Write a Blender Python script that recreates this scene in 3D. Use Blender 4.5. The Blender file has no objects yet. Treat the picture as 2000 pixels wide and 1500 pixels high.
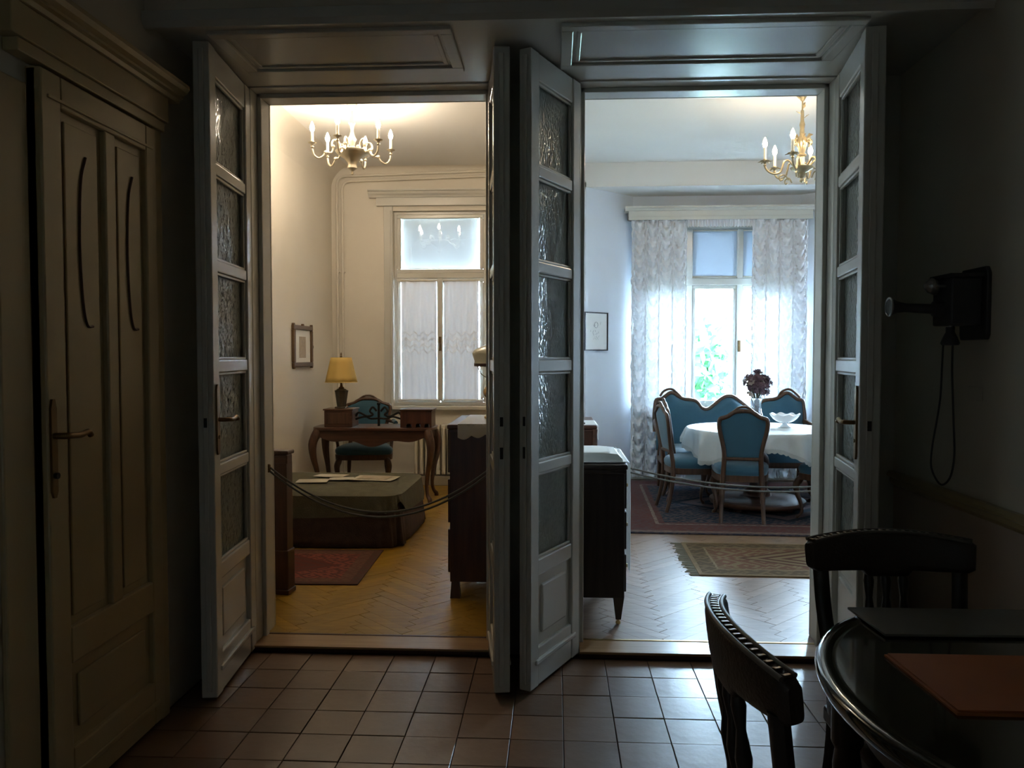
import bpy, bmesh, math, random
from mathutils import Vector, Matrix
random.seed(7)
PI = math.pi
S = bpy.context.scene
C = S.collection

# ------------------------------------------------------------------ camera
F = 1550.0
cam_d = bpy.data.cameras.new('camera'); cam = bpy.data.objects.new('camera', cam_d); C.objects.link(cam)
cam_d.sensor_width = 36.0; cam_d.lens = F / 2000.0 * 36.0; cam_d.clip_start = 0.05; cam_d.clip_end = 200
cam.location = (0, 0, 1.48)
cam.rotation_euler = (PI/2 - math.atan(58/F), 0, math.atan(85/F))
S.camera = cam

# ------------------------------------------------------------------ world, light, exposure
W = bpy.data.worlds.new('world'); S.world = W; W.use_nodes = True
bg = W.node_tree.nodes['Background']
bg.inputs[0].default_value = (0.57, 0.77, 1.0, 1); bg.inputs[1].default_value = 26.0
S.view_settings.view_transform = 'Standard'; S.view_settings.look = 'None'
S.view_settings.gamma = 1.0; S.view_settings.use_curve_mapping = False
S.view_settings.exposure = 2.55
S.cycles.max_bounces = 7; S.cycles.diffuse_bounces = 4; S.cycles.glossy_bounces = 3; S.cycles.transmission_bounces = 4; S.cycles.transparent_max_bounces = 8; S.cycles.adaptive_threshold = 0.08
BULB_STUDY, BULB_DINING = 60.0, 30.0
def portal(x0, x1, z0, z1, y, rz=0.0):
    d = bpy.data.lights.new('window_portal', 'AREA'); d.shape = 'RECTANGLE'; d.size = x1-x0; d.size_y = z1-z0
    d.cycles.is_portal = True
    o = bpy.data.objects.new('window_portal', d); C.objects.link(o)
    o.location = ((x0+x1)/2, y, (z0+z1)/2); o.rotation_euler = (-PI/2, 0, rz)
portal(-1.80, -0.80, 0.90, 3.06, 9.20)
portal(0.97, 2.71, 0.86, 2.97, 9.62)
portal(3.02, 3.50, 0.90, 2.93, 9.06, -PI/4)

# ------------------------------------------------------------------ materials
def nodes_of(name):
    m = bpy.data.materials.new(name); m.use_nodes = True
    nt = m.node_tree; b = nt.nodes['Principled BSDF']; return m, nt, b
def N(nt, t, **kw):
    n = nt.nodes.new(t)
    for k, v in kw.items(): setattr(n, k, v)
    return n
def mixrgb(nt, fac, a, b, blend='MIX'):
    n = N(nt, 'ShaderNodeMix', data_type='RGBA', blend_type=blend)
    for sock, val in ((n.inputs[0], fac), (n.inputs[6], a), (n.inputs[7], b)):
        if hasattr(val, 'links') or isinstance(val, bpy.types.NodeSocket): nt.links.new(val, sock)
        elif isinstance(val, (int, float)): sock.default_value = val
        else: sock.default_value = (*val, 1)
    return n.outputs[2]
def math_n(nt, op, a, b=None, c=None):
    n = N(nt, 'ShaderNodeMath', operation=op)
    for i, v in enumerate((a, b, c)):
        if v is None: continue
        if isinstance(v, bpy.types.NodeSocket): nt.links.new(v, n.inputs[i])
        else: n.inputs[i].default_value = v
    return n.outputs[0]
def bump(nt, b, height, strength=0.3, dist=0.01):
    n = N(nt, 'ShaderNodeBump'); n.inputs['Strength'].default_value = strength; n.inputs['Distance'].default_value = dist
    nt.links.new(height, n.inputs['Height']); nt.links.new(n.outputs[0], b.inputs['Normal'])
def noise(nt, scale, detail=3, stretch=None, coord='Object'):
    tc = N(nt, 'ShaderNodeTexCoord'); v = tc.outputs[coord]
    if stretch:
        mp = N(nt, 'ShaderNodeMapping'); mp.inputs['Scale'].default_value = stretch
        nt.links.new(v, mp.inputs[0]); v = mp.outputs[0]
    n = N(nt, 'ShaderNodeTexNoise'); n.inputs['Scale'].default_value = scale; n.inputs['Detail'].default_value = detail
    nt.links.new(v, n.inputs['Vector']); return n.outputs[0]
def plain(name, col, rough=0.5, var=0.12, scale=6.0, bs=0.0, metal=0.0, coat=0.0, sheen=0.0, stretch=None, rnd=0.0, bscale=None):
    m, nt, b = nodes_of(name)
    n = noise(nt, scale, 4, stretch)
    dark = tuple(c*(1-var) for c in col); lite = tuple(min(1, c*(1+var)) for c in col)
    out = mixrgb(nt, n, dark, lite)
    if rnd:
        oi = N(nt, 'ShaderNodeObjectInfo')
        f = math_n(nt, 'MULTIPLY_ADD', oi.outputs['Random'], 2*rnd, 1-rnd)
        hs = N(nt, 'ShaderNodeHueSaturation'); nt.links.new(out, hs.inputs['Color']); nt.links.new(f, hs.inputs['Value']); out = hs.outputs[0]
    nt.links.new(out, b.inputs['Base Color'])
    b.inputs['Roughness'].default_value = rough; b.inputs['Metallic'].default_value = metal
    if coat: b.inputs['Coat Weight'].default_value = coat; b.inputs['Coat Roughness'].default_value = 0.08
    if sheen: b.inputs['Sheen Weight'].default_value = sheen
    if bs >= .12: bump(nt, b, noise(nt, bscale or scale*6, 3, stretch), bs, 0.01)
    return m
def wood(name, c1, c2, rough=0.35, axis=0, scale=5.0, coat=0.3, rnd=0.0, per_object=False):
    m, nt, b = nodes_of(name)
    st = [9, 9, 9]; st[axis] = 0.7
    n = noise(nt, scale, 5, tuple(st))
    r = N(nt, 'ShaderNodeValToRGB'); r.color_ramp.elements[0].position = .3; r.color_ramp.elements[1].position = .7
    r.color_ramp.elements[0].color = (*c1, 1); r.color_ramp.elements[1].color = (*c2, 1)
    nt.links.new(n, r.inputs[0]); out = r.outputs[0]
    if rnd:
        oi = N(nt, 'ShaderNodeObjectInfo')
        f = math_n(nt, 'MULTIPLY_ADD', oi.outputs['Random'], 2*rnd, 1-rnd)
        hs = N(nt, 'ShaderNodeHueSaturation'); nt.links.new(out, hs.inputs['Color']); nt.links.new(f, hs.inputs['Value']); out = hs.outputs[0]
    nt.links.new(out, b.inputs['Base Color']); b.inputs['Roughness'].default_value = rough
    if coat > .5: b.inputs['Coat Weight'].default_value = coat; b.inputs['Coat Roughness'].default_value = 0.12
    return m
def emit(name, col, strength):
    m, nt, b = nodes_of(name); b.inputs['Base Color'].default_value = (*col, 1)
    b.inputs['Emission Color'].default_value = (*col, 1); b.inputs['Emission Strength'].default_value = strength; return m
def window_glass(name):
    m = bpy.data.materials.new(name); m.use_nodes = True; nt = m.node_tree; nt.nodes.clear()
    o = N(nt, 'ShaderNodeOutputMaterial'); t = N(nt, 'ShaderNodeBsdfTransparent'); g = N(nt, 'ShaderNodeBsdfGlossy'); g.inputs['Roughness'].default_value = 0.01
    t.inputs[0].default_value = (.93, .96, .96, 1)
    fr = N(nt, 'ShaderNodeFresnel'); fr.inputs[0].default_value = 1.6
    mx = N(nt, 'ShaderNodeMixShader'); nt.links.new(fr.outputs[0], mx.inputs[0]); nt.links.new(t.outputs[0], mx.inputs[1]); nt.links.new(g.outputs[0], mx.inputs[2])
    nt.links.new(mx.outputs[0], o.inputs[0]); return m
def cloth_trans(name, col, trans, transp=0.0, rough=0.6, scale=300, gloss=0.0):
    m = bpy.data.materials.new(name); m.use_nodes = True; nt = m.node_tree; nt.nodes.clear()
    o = N(nt, 'ShaderNodeOutputMaterial'); d = N(nt, 'ShaderNodeBsdfPrincipled'); d.inputs['Roughness'].default_value = rough
    n = noise(nt, scale, 2); cc = mixrgb(nt, n, tuple(c*.92 for c in col), col); nt.links.new(cc, d.inputs['Base Color'])
    if gloss: d.inputs['Sheen Weight'].default_value = gloss
    t = N(nt, 'ShaderNodeBsdfTranslucent'); nt.links.new(cc, t.inputs[0])
    mx = N(nt, 'ShaderNodeMixShader'); mx.inputs[0].default_value = trans
    nt.links.new(d.outputs[0], mx.inputs[1]); nt.links.new(t.outputs[0], mx.inputs[2]); out = mx.outputs[0]
    if transp:
        tr = N(nt, 'ShaderNodeBsdfTransparent'); m2 = N(nt, 'ShaderNodeMixShader'); m2.inputs[0].default_value = transp
        nt.links.new(out, m2.inputs[1]); nt.links.new(tr.outputs[0], m2.inputs[2]); out = m2.outputs[0]
    nt.links.new(out, o.inputs[0]); return m
def frosted(name):
    m = bpy.data.materials.new(name); m.use_nodes = True; nt = m.node_tree; nt.nodes.clear()
    o = N(nt, 'ShaderNodeOutputMaterial'); d = N(nt, 'ShaderNodeBsdfDiffuse'); d.inputs[0].default_value = (.42, .46, .42, 1)
    t = N(nt, 'ShaderNodeBsdfTranslucent'); t.inputs[0].default_value = (.72, .78, .72, 1)
    g = N(nt, 'ShaderNodeBsdfGlossy'); g.inputs['Roughness'].default_value = 0.12
    v = N(nt, 'ShaderNodeTexVoronoi', feature='DISTANCE_TO_EDGE'); v.inputs['Scale'].default_value = 60
    tc = N(nt, 'ShaderNodeTexCoord'); mp = N(nt, 'ShaderNodeMapping'); mp.inputs['Scale'].default_value = (1, 1, .45)
    nz = N(nt, 'ShaderNodeTexNoise'); nz.inputs['Scale'].default_value = 25
    nt.links.new(tc.outputs['Object'], nz.inputs['Vector'])
    ad = N(nt, 'ShaderNodeVectorMath', operation='MULTIPLY_ADD'); ad.inputs[1].default_value = (.03, .03, .03)
    nt.links.new(nz.outputs['Color'], ad.inputs[0]); nt.links.new(tc.outputs['Object'], ad.inputs[2])
    nt.links.new(ad.outputs[0], mp.inputs[0]); nt.links.new(mp.outputs[0], v.inputs['Vector'])
    bp = N(nt, 'ShaderNodeBump'); bp.inputs['Strength'].default_value = .7; bp.inputs['Distance'].default_value = .006; nt.links.new(v.outputs[0], bp.inputs['Height'])
    for s in (d, t, g): nt.links.new(bp.outputs[0], s.inputs['Normal'])
    m1 = N(nt, 'ShaderNodeMixShader'); m1.inputs[0].default_value = .55; nt.links.new(d.outputs[0], m1.inputs[1]); nt.links.new(t.outputs[0], m1.inputs[2])
    fr = N(nt, 'ShaderNodeFresnel'); fr.inputs[0].default_value = 1.5; nt.links.new(bp.outputs[0], fr.inputs['Normal'])
    m2 = N(nt, 'ShaderNodeMixShader'); nt.links.new(fr.outputs[0], m2.inputs[0]); nt.links.new(m1.outputs[0], m2.inputs[1]); nt.links.new(g.outputs[0], m2.inputs[2])
    nt.links.new(m2.outputs[0], o.inputs[0]); return m
def rug_mat(name, w, h, bands, field, motif, mscale=7.0, rough=.95):
    """bands: list of (outer distance in m, colour); pattern from the rug's own metres"""
    m, nt, b = nodes_of(name); tc = N(nt, 'ShaderNodeTexCoord'); sp = N(nt, 'ShaderNodeSeparateXYZ'); nt.links.new(tc.outputs['Object'], sp.inputs[0])
    ax = math_n(nt, 'ABSOLUTE', sp.outputs[0]); ay = math_n(nt, 'ABSOLUTE', sp.outputs[1])
    d = math_n(nt, 'MINIMUM', math_n(nt, 'SUBTRACT', w/2, ax), math_n(nt, 'SUBTRACT', h/2, ay))
    d2 = math_n(nt, 'ADD', d, math_n(nt, 'MULTIPLY', math_n(nt, 'SUBTRACT', noise(nt, 40, 2), .5), .02))
    col = field
    vo = N(nt, 'ShaderNodeTexVoronoi', feature='F1', distance='MANHATTAN'); vo.inputs['Scale'].default_value = mscale
    cb = N(nt, 'ShaderNodeCombineXYZ'); nt.links.new(ax, cb.inputs[0]); nt.links.new(ay, cb.inputs[1]); nt.links.new(cb.outputs[0], vo.inputs['Vector'])
    wv = math_n(nt, 'SINE', math_n(nt, 'MULTIPLY', vo.outputs['Distance'], 9.0))
    fac = math_n(nt, 'GREATER_THAN', wv, .25)
    diamond = math_n(nt, 'ADD', math_n(nt, 'DIVIDE', ax, w/2), math_n(nt, 'DIVIDE', ay, h/2))
    med = math_n(nt, 'LESS_THAN', diamond, .62)
    fcol = mixrgb(nt, fac, field, motif)
    mcol = mixrgb(nt, math_n(nt, 'GREATER_THAN', math_n(nt, 'SINE', math_n(nt, 'MULTIPLY', diamond, 34.0)), .2), motif, tuple(c*.6 for c in field))
    out = mixrgb(nt, med, fcol, mcol)
    for dist, c in sorted(bands, key=lambda t: -t[0]):
        k = math_n(nt, 'LESS_THAN', d2, dist)
        pat = mixrgb(nt, math_n(nt, 'MULTIPLY', fac, .6), c, motif)
        out = mixrgb(nt, k, out, pat)
    wear = noise(nt, 3.5, 4); out = mixrgb(nt, .35, out, mixrgb(nt, wear, (.03, .03, .03), (.6, .55, .5)), 'SOFT_LIGHT')
    nt.links.new(out, b.inputs['Base Color']); b.inputs['Roughness'].default_value = rough; b.inputs['Specular IOR Level'].default_value = .1
    bump(nt, b, noise(nt, 350, 2), .4, .003); return m

M = {}
M['white'] = plain('white_gloss_paint', (.60, .585, .53), .20, .05, 3)
M['hallwall'] = plain('hall_wall_paint', (.64, .58, .48), .8, .1, 2.5)
M['dado'] = plain('hall_dado_paint', (.52, .40, .31), .6, .1, 2.5, .1, bscale=50)
M['hallceil'] = plain('hall_ceiling_paint', (.75, .73, .68), .8, .06, 2)
M['rearwall'] = plain('hall_rear_wall_paint', (.75, .73, .68), .8, .05, 2)
M['doorpaint'] = plain('cream_door_paint', (.45, .345, .18), .32, .06, 3, .05, bscale=12)
M['study'] = plain('study_wall_paint', (.74, .69, .60), .8, .04, 2.5, .08, bscale=50)
M['dining'] = plain('dining_wall_paint', (.74, .78, .84), .8, .03, 2.5, .08, bscale=50)
M['ceil'] = plain('ceiling_paint', (.80, .78, .74), .85, .03, 2)
M['tile'] = plain('terracotta_tile', (.165, .092, .052), .30, .22, 5, .12, rnd=.16, bscale=18)
M['grout'] = plain('tile_grout', (.10, .065, .05), .8, .2, 20)
M['parquet_s'] = wood('study_parquet_wood', (.26, .137, .012), (.385, .222, .024), .34, 0, 4, .12, rnd=.14)
M['parquet_d'] = wood('dining_parquet_wood', (.22, .125, .07), (.31, .19, .115), .40, 0, 4, .05, rnd=.14)
for k in ('parquet_s', 'parquet_d'): M[k].node_tree.nodes['Principled BSDF'].inputs['Specular IOR Level'].default_value = .3
M['subfloor'] = plain('parquet_joint', (.12, .065, .03), .7, .2, 20)
M['thresh'] = wood('threshold_wood', (.30, .17, .08), (.42, .26, .13), .28, 0, 4, .3)
M['glass'] = window_glass('window_glass')
M['frost'] = frosted('textured_door_glass')
M['brass'] = plain('brass', (.58, .42, .20), .3, .15, 20, metal=1)
M['oldbrass'] = plain('aged_brass', (.20, .13, .06), .4, .25, 20, metal=1)
M['silver'] = plain('tarnished_silver_metal', (.60, .53, .40), .42, .15, 25, metal=.75)
M['gilt'] = plain('gilt_metal', (.46, .38, .24), .42, .25, 30, metal=.9)
M['candle'] = plain('candle_sleeve', (.88, .80, .66), .5, .03, 5)
M['bulb_s'] = emit('study_bulb', (1, .84, .64), BULB_STUDY)
M['bulb_d'] = emit('dining_bulb', (1, .80, .55), BULB_DINING)
M['mahog'] = wood('dark_mahogany', (.045, .016, .010), (.085, .032, .018), .3, 2, 4, .4)
M['mahog2'] = wood('red_mahogany', (.06, .024, .013), (.11, .046, .024), .3, 0, 4, .4)
M['walnut'] = wood('carved_walnut', (.052, .023, .012), (.105, .05, .026), .32, 2, 5, .4)
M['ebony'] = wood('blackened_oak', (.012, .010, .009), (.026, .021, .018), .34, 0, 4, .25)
M['chestd'] = wood('dark_bureau_wood', (.022, .016, .016), (.04, .028, .026), .35, 2, 4, .3)
M['blue'] = plain('teal_velvet', (.024, .095, .145), .75, .12, 9, .2, sheen=.35, bscale=180)
M['blanket'] = plain('olive_fleece_blanket', (.115, .105, .062), .95, .35, 14, .6, bscale=140)
M['skirt'] = plain('dark_brown_bed_cover', (.060, .032, .022), .9, .45, 18, .5, bscale=120)
M['paper'] = plain('aged_paper', (.55, .50, .38), .8, .1, 12)
M['bookw'] = plain('white_paper', (.84, .84, .82), .7, .03, 10)
M['lace'] = cloth_trans('white_lace', (.80, .78, .72), .25, .12)
M['tablecloth'] = cloth_trans('white_tablecloth', (.82, .81, .77), .25)
M['sheer'] = cloth_trans('sheer_curtain', (.86, .86, .88), .075, .0, rough=.35, gloss=.1)
M['tape'] = cloth_trans('curtain_tape', (.80, .80, .82), .01)
M['blind'] = cloth_trans('white_roller_blind', (.80, .81, .84), .012)
M['blindlace'] = cloth_trans('blind_lace_band', (.95, .95, .97), .06)
M['blindgrey'] = cloth_trans('grey_roller_blind', (.42, .50, .60), .026)
M['shade'] = cloth_trans('yellow_lamp_shade', (.85, .62, .20), .35)
M['bronze'] = plain('dark_bronze', (.09, .075, .055), .4, .3, 25, metal=.6)
M['milk'] = plain('milk_glass', (.78, .78, .62), .12, .03, 5, coat=.6)
M['iron'] = plain('black_iron', (.02, .018, .016), .45, .2, 20, metal=.5)
M['rope'] = plain('barrier_cord', (.13, .12, .10), .7, .3, 60)
M['framewood'] = plain('carved_brown_frame', (.13, .075, .035), .45, .3, 30, .4)
M['blackframe'] = plain('thin_black_frame', (.015, .015, .018), .35, .1, 20)
M['mount'] = plain('picture_mount', (.80, .77, .68), .7, .03, 6)
M['print'] = plain('brownish_print', (.42, .34, .24), .8, .3, 30)
M['ink'] = plain('pencil_ink', (.25, .27, .30), .8, .2, 30)
M['crystal'] = plain('cut_glass', (.50, .54, .60), .08, .05, 20, coat=.5)
M['crystal'].node_tree.nodes['Principled BSDF'].inputs['Transmission Weight'].default_value = .8
M['flower'] = plain('dried_flower_petals', (.115, .065, .075), .85, .4, 30)
M['flower2'] = plain('pale_dried_flower', (.30, .22, .18), .85, .4, 30)
M['stem'] = plain('dry_stem', (.06, .06, .03), .85, .3, 30)
M['porcelain'] = plain('white_porcelain', (.82, .82, .82), .15, .03, 10, coat=.5)
M['radiator'] = plain('radiator_enamel', (.70, .65, .53), .3, .05, 6)
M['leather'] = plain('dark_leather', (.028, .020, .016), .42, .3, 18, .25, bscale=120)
M['edging'] = plain('worn_leather_edging', (.11, .10, .085), .5, .3, 30)
M['stud'] = plain('brass_nail', (.12, .09, .055), .35, .2, 40, metal=.9)
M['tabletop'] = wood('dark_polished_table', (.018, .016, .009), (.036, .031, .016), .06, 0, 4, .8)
M['greysheet'] = plain('grey_glass_sheet', (.17, .17, .155), .25, .1, 8)
M['orange'] = plain('orange_folder', (.42, .12, .03), .6, .15, 8)
M['phone'] = plain('phone_dark_wood', (.05, .05, .056), .38, .25, 12)
M['phonemetal'] = plain('phone_nickel', (.36, .36, .36), .3, .15, 20, metal=1)
M['leaf'] = cloth_trans('tree_leaf', (.030, .12, .04), .4)
M['bark'] = plain('tree_bark', (.06, .045, .03), .9, .3, 20)
M['lawn'] = plain('garden_lawn', (.045, .06, .035), .95, .3, 3)
M['stone'] = plain('grey_base', (.35, .31, .24), .7, .15, 10)

# ------------------------------------------------------------------ mesh builder
class MB:
    def __init__(s): s.v = []; s.f = []
    def add(s, vs, fs):
        o = len(s.v); s.v += [tuple(v) for v in vs]; s.f += [tuple(i+o for i in f) for f in fs]; return s
    def box(s, x0, x1, y0, y1, z0, z1):
        return s.add([(x0,y0,z0),(x1,y0,z0),(x1,y1,z0),(x0,y1,z0),(x0,y0,z1),(x1,y0,z1),(x1,y1,z1),(x0,y1,z1)],
                     [(0,3,2,1),(4,5,6,7),(0,1,5,4),(1,2,6,5),(2,3,7,6),(3,0,4,7)])
    def obox(s, p, q, w, h, up=(0,0,1)):
        """bar from p to q, w wide, h high"""
        p, q = Vector(p), Vector(q); d = (q-p).normalized(); u = Vector(up)
        if abs(d.dot(u)) > .99: u = Vector((0,1,0))
        r = d.cross(u).normalized(); u = r.cross(d)
        vs = [a + r*i*w/2 + u*j*h/2 for a in (p, q) for i, j in ((-1,-1),(1,-1),(1,1),(-1,1))]
        return s.add(vs, [(3,2,1,0),(4,5,6,7),(0,1,5,4),(1,2,6,5),(2,3,7,6),(3,0,4,7)])
    def tube(s, pts, r, n=8, closed=False, ref=None):
        pts = [Vector(p) for p in pts]; k = len(pts); rr = r if isinstance(r, (list, tuple)) else [r]*k
        vs, fs = [], []; prev = None
        for i, p in enumerate(pts):
            a = pts[(i-1) % k] if (i or closed) else pts[0]; b = pts[(i+1) % k] if (i < k-1 or closed) else pts[-1]
            t = (b-a)
            t = t.normalized() if t.length > 1e-9 else Vector((0,0,1))
            if prev is None:
                g = Vector(ref) if ref else (Vector((0,0,1)) if abs(t.z) < .9 else Vector((1,0,0)))
                u = (g - t*g.dot(t)).normalized()
            else:
                u = prev - t*prev.dot(t); u = u.normalized() if u.length > 1e-6 else Vector((1,0,0))
            prev = u; w = t.cross(u); q = rr[i]
            qa, qb = q if isinstance(q, tuple) else (q, q)
            for j in range(n):
                an = 2*PI*j/n; vs.append(p + u*math.cos(an)*qa + w*math.sin(an)*qb)
        for i in range(k if closed else k-1):
            for j in range(n):
                a, b = i*n+j, i*n+(j+1) % n; c, d = ((i+1) % k)*n+(j+1) % n, ((i+1) % k)*n+j
                fs.append((a, b, c, d))
        if not closed: fs.append(tuple(range(n-1, -1, -1))); fs.append(tuple(range((k-1)*n, k*n)))
        return s.add(vs, fs)
    def lathe(s, prof, n=20, c=(0,0,0), flute=0, fl=0.0):
        vs, fs = [], []
        for r, z in prof:
            for j in range(n):
                an = 2*PI*j/n; q = r*(1 + fl*math.cos(flute*an)) if flute else r
                vs.append((c[0]+q*math.cos(an), c[1]+q*math.sin(an), c[2]+z))
        for i in range(len(prof)-1):
            for j in range(n): fs.append((i*n+j, i*n+(j+1) % n, (i+1)*n+(j+1) % n, (i+1)*n+j))
        fs.append(tuple(range(n-1, -1, -1))); fs.append(tuple(range((len(prof)-1)*n, len(prof)*n)))
        return s.add(vs, fs)
    def prism(s, pts, a, b, plane='xz'):
        """outline pts extruded a..b along the remaining axis"""
        def P(u, v, w): return {'xz': (u, w, v), 'xy': (u, v, w), 'yz': (w, u, v)}[plane]
        n = len(pts); vs = [P(u, v, a) for u, v in pts] + [P(u, v, b) for u, v in pts]
        fs = [tuple(range(n)), tuple(range(2*n-1, n-1, -1))] + [(i, (i+1) % n + 0, (i+1) % n + n, i+n) for i in range(n)]
        return s.add(vs, fs)
    def grid(s, fn, nu, nv, closed_u=False):
        vs = [fn(i/(nu if closed_u else nu-1), j/(nv-1)) for j in range(nv) for i in range(nu)]
        fs = []
        for j in range(nv-1):
            for i in range(nu if closed_u else nu-1):
                i2 = (i+1) % nu; fs.append((j*nu+i, j*nu+i2, (j+1)*nu+i2, (j+1)*nu+i))
        return s.add(vs, fs)
    def mesh(s, name, mat, smooth=False):
        me = bpy.data.meshes.new(name); me.from_pydata(s.v, [], s.f); me.materials.append(mat)
        bm = bmesh.new(); bm.from_mesh(me); bmesh.ops.recalc_face_normals(bm, faces=bm.faces); bm.to_mesh(me); bm.free()
        if smooth:
            me.polygons.foreach_set('use_smooth', [True]*len(me.polygons)); me.set_sharp_from_angle(angle=math.radians(48))
        me.update(); return me
    def build(s, name, mat, parent=None, smooth=False, bevel=0.0, loc=None, rz=0.0, thick=0.0, sub=0):
        o = bpy.data.objects.new(name, s.mesh(name, M[mat] if isinstance(mat, str) else mat, smooth)); C.objects.link(o)
        if parent: o.parent = parent
        if loc: o.location = loc
        o.rotation_euler.z = rz
        if thick: md = o.modifiers.new('thickness', 'SOLIDIFY'); md.thickness = thick; md.offset = 0
        if sub: md = o.modifiers.new('smooth', 'SUBSURF'); md.levels = sub; md.render_levels = sub
        if bevel:
            md = o.modifiers.new('bevel', 'BEVEL'); md.width = bevel; md.segments = 2; md.limit_method = 'ANGLE'
        return o
def tag(o, label=None, cat=None, group=None, kind=None):
    if label: o['label'] = label
    if cat: o['category'] = cat
    if group: o['group'] = group
    if kind: o['kind'] = kind
    return o
def thing(name, label, cat, loc=(0,0,0), rz=0.0, group=None, kind=None):
    o = bpy.data.objects.new(name, None); C.objects.link(o); o.empty_display_size = .1
    o.location = loc; o.rotation_euler.z = rz; return tag(o, label, cat, group, kind)
def struct(o, label, cat): return tag(o, label, cat, kind='structure')
def copy_tree(o, parent=None):
    c = o.copy(); C.objects.link(c); c.parent = parent
    for ch in list(o.children): copy_tree(ch, c)
    return c
def smooth_path(pts, k=6):
    """Catmull-Rom through the points"""
    P = [Vector(p) for p in pts]; P = [P[0]*2-P[1]] + P + [P[-1]*2-P[-2]]; out = []
    for i in range(1, len(P)-2):
        for j in range(k):
            t = j/k; a, b, c, d = P[i-1], P[i], P[i+1], P[i+2]
            out.append(.5*((2*b)+(c-a)*t+(2*a-5*b+4*c-d)*t*t+(3*b-a-3*c+d)*t**3))
    out.append(P[-2]); return out
FZ = 0.025   # floor level of the two rooms

# ================================================================== SETTING
HX0, HX1, HY0, HCZ = -1.62, 1.62, -1.0, 3.40
# hall floor with separate tiles
fl = MB().box(HX0-.2, HX1+.2, HY0-.2, 3.99, -.3, -.008).build('floor', 'grout')
struct(fl, 'dim hall floor of reddish brown square tiles', 'floor')
TS = .205
tile_me = None
rest = MB(); ny = 0
y = 3.815
while y > HY0:
    x = HX0 + .015; row = int(round((3.815-y)/TS))
    while x < HX1 - .02:
        x1 = min(x+TS-.003, HX1); y0 = max(y-TS+.003, HY0)
        if row < 14 and x1-x > TS-.01:
            if tile_me is None:
                t = MB(); w = TS-.003; c = .0014
                t.add([(0,-w,-.008),(w,-w,-.008),(w,0,-.008),(0,0,-.008),(0,-w,-c),(w,-w,-c),(w,0,-c),(0,0,-c),(c,-w+c,0),(w-c,-w+c,0),(w-c,-c,0),(c,-c,0)],
                      [(0,1,5,4),(1,2,6,5),(2,3,7,6),(3,0,4,7),(4,5,9,8),(5,6,10,9),(6,7,11,10),(7,4,8,11),(8,9,10,11)])
                tile_me = t.mesh('tile', M['tile'])
            o = bpy.data.objects.new('tile', tile_me); C.objects.link(o); o.parent = fl
            o.location = (x, y, random.uniform(-.0012, .0008)); o.rotation_euler = (random.uniform(-.004, .004), random.uniform(-.004, .004), random.uniform(-.004, .004))
        else: rest.box(x, x1, y0, y, -.008, 0)
        x += TS
    y -= TS
tag(rest.build('tile_field', 'tile', fl), kind='stuff')

# hall walls
m = MB().box(HX0-.9, HX0, HY0-.2, 3.9, -.2, HCZ)
struct(m.build('wall_left', 'hallwall'), 'dark olive grey hall wall holding the cream panelled door', 'wall')
m = MB().box(HX1, HX1+.3, HY0-.2, 3.9, .90, HCZ)
wr = struct(m.build('wall_right', 'hallwall'), 'dark hall wall carrying the old telephone', 'wall')
MB().box(HX1, HX1+.3, HY0-.2, 3.9, -.2, .86).build('dado', 'dado', wr)
m = MB().prism([(0,.855),(0,.925),(-.022,.925),(-.034,.912),(-.034,.902),(-.02,.893),(-.02,.875),(-.012,.862)], HY0, 3.89, 'xz')
o = m.build('trim_1', 'doorpaint', smooth=False, loc=(HX1, 0, 0)); struct(o, 'moulded pale chair rail running along the right hall wall', 'chair rail')
struct(MB().box(HX0-.9, HX1+.3, HY0-.3, HY0, -.2, HCZ).build('wall_rear', 'rearwall'), 'hall wall behind the viewer', 'wall')
struct(MB().box(HX0-.9, HX1+.3, HY0-.3, 4.0, HCZ, HCZ+.2).build('ceiling', 'hallceil'), 'dark hall ceiling', 'ceiling')
# deep bulkhead over the pair of doorways, panelled soffit
SZ = 2.792
bk = struct(MB().box(HX0, HX1, 3.10, 3.9, SZ, HCZ).build('wall_bulkhead', 'white'), 'white panelled bulkhead spanning above both doorways', 'bulkhead')
for (x0, x1) in ((-1.42, -.42), (.02, 1.22)):
    for k, (a, w, h) in enumerate(((0, .05, .016), (.065, .02, .008))):
        X0, X1, Y0, Y1 = x0+a, x1-a, 3.2+a, 3.68-a
        mm = MB()
        mm.box(X0, X1, Y0, Y0+w, SZ-h, SZ+.002).box(X0, X1, Y1-w, Y1, SZ-h, SZ+.002).box(X0, X0+w, Y0+w, Y1-w, SZ-h, SZ+.002).box(X1-w, X1, Y0+w, Y1-w, SZ-h, SZ+.002)
        mm.build('panel_moulding', 'white', bk, bevel=.004)
MB().prism([(3.10, SZ-.03), (3.085, SZ-.03), (3.07, SZ-.01), (3.07, SZ+.03), (3.10, SZ+.04)], HX0, HX1, 'yz').build('edge_moulding', 'white', bk)
MB().box(HX0, HX1, 3.0955, 3.1, SZ+.042, HCZ).build('painted_front', 'hallwall', bk)

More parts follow.
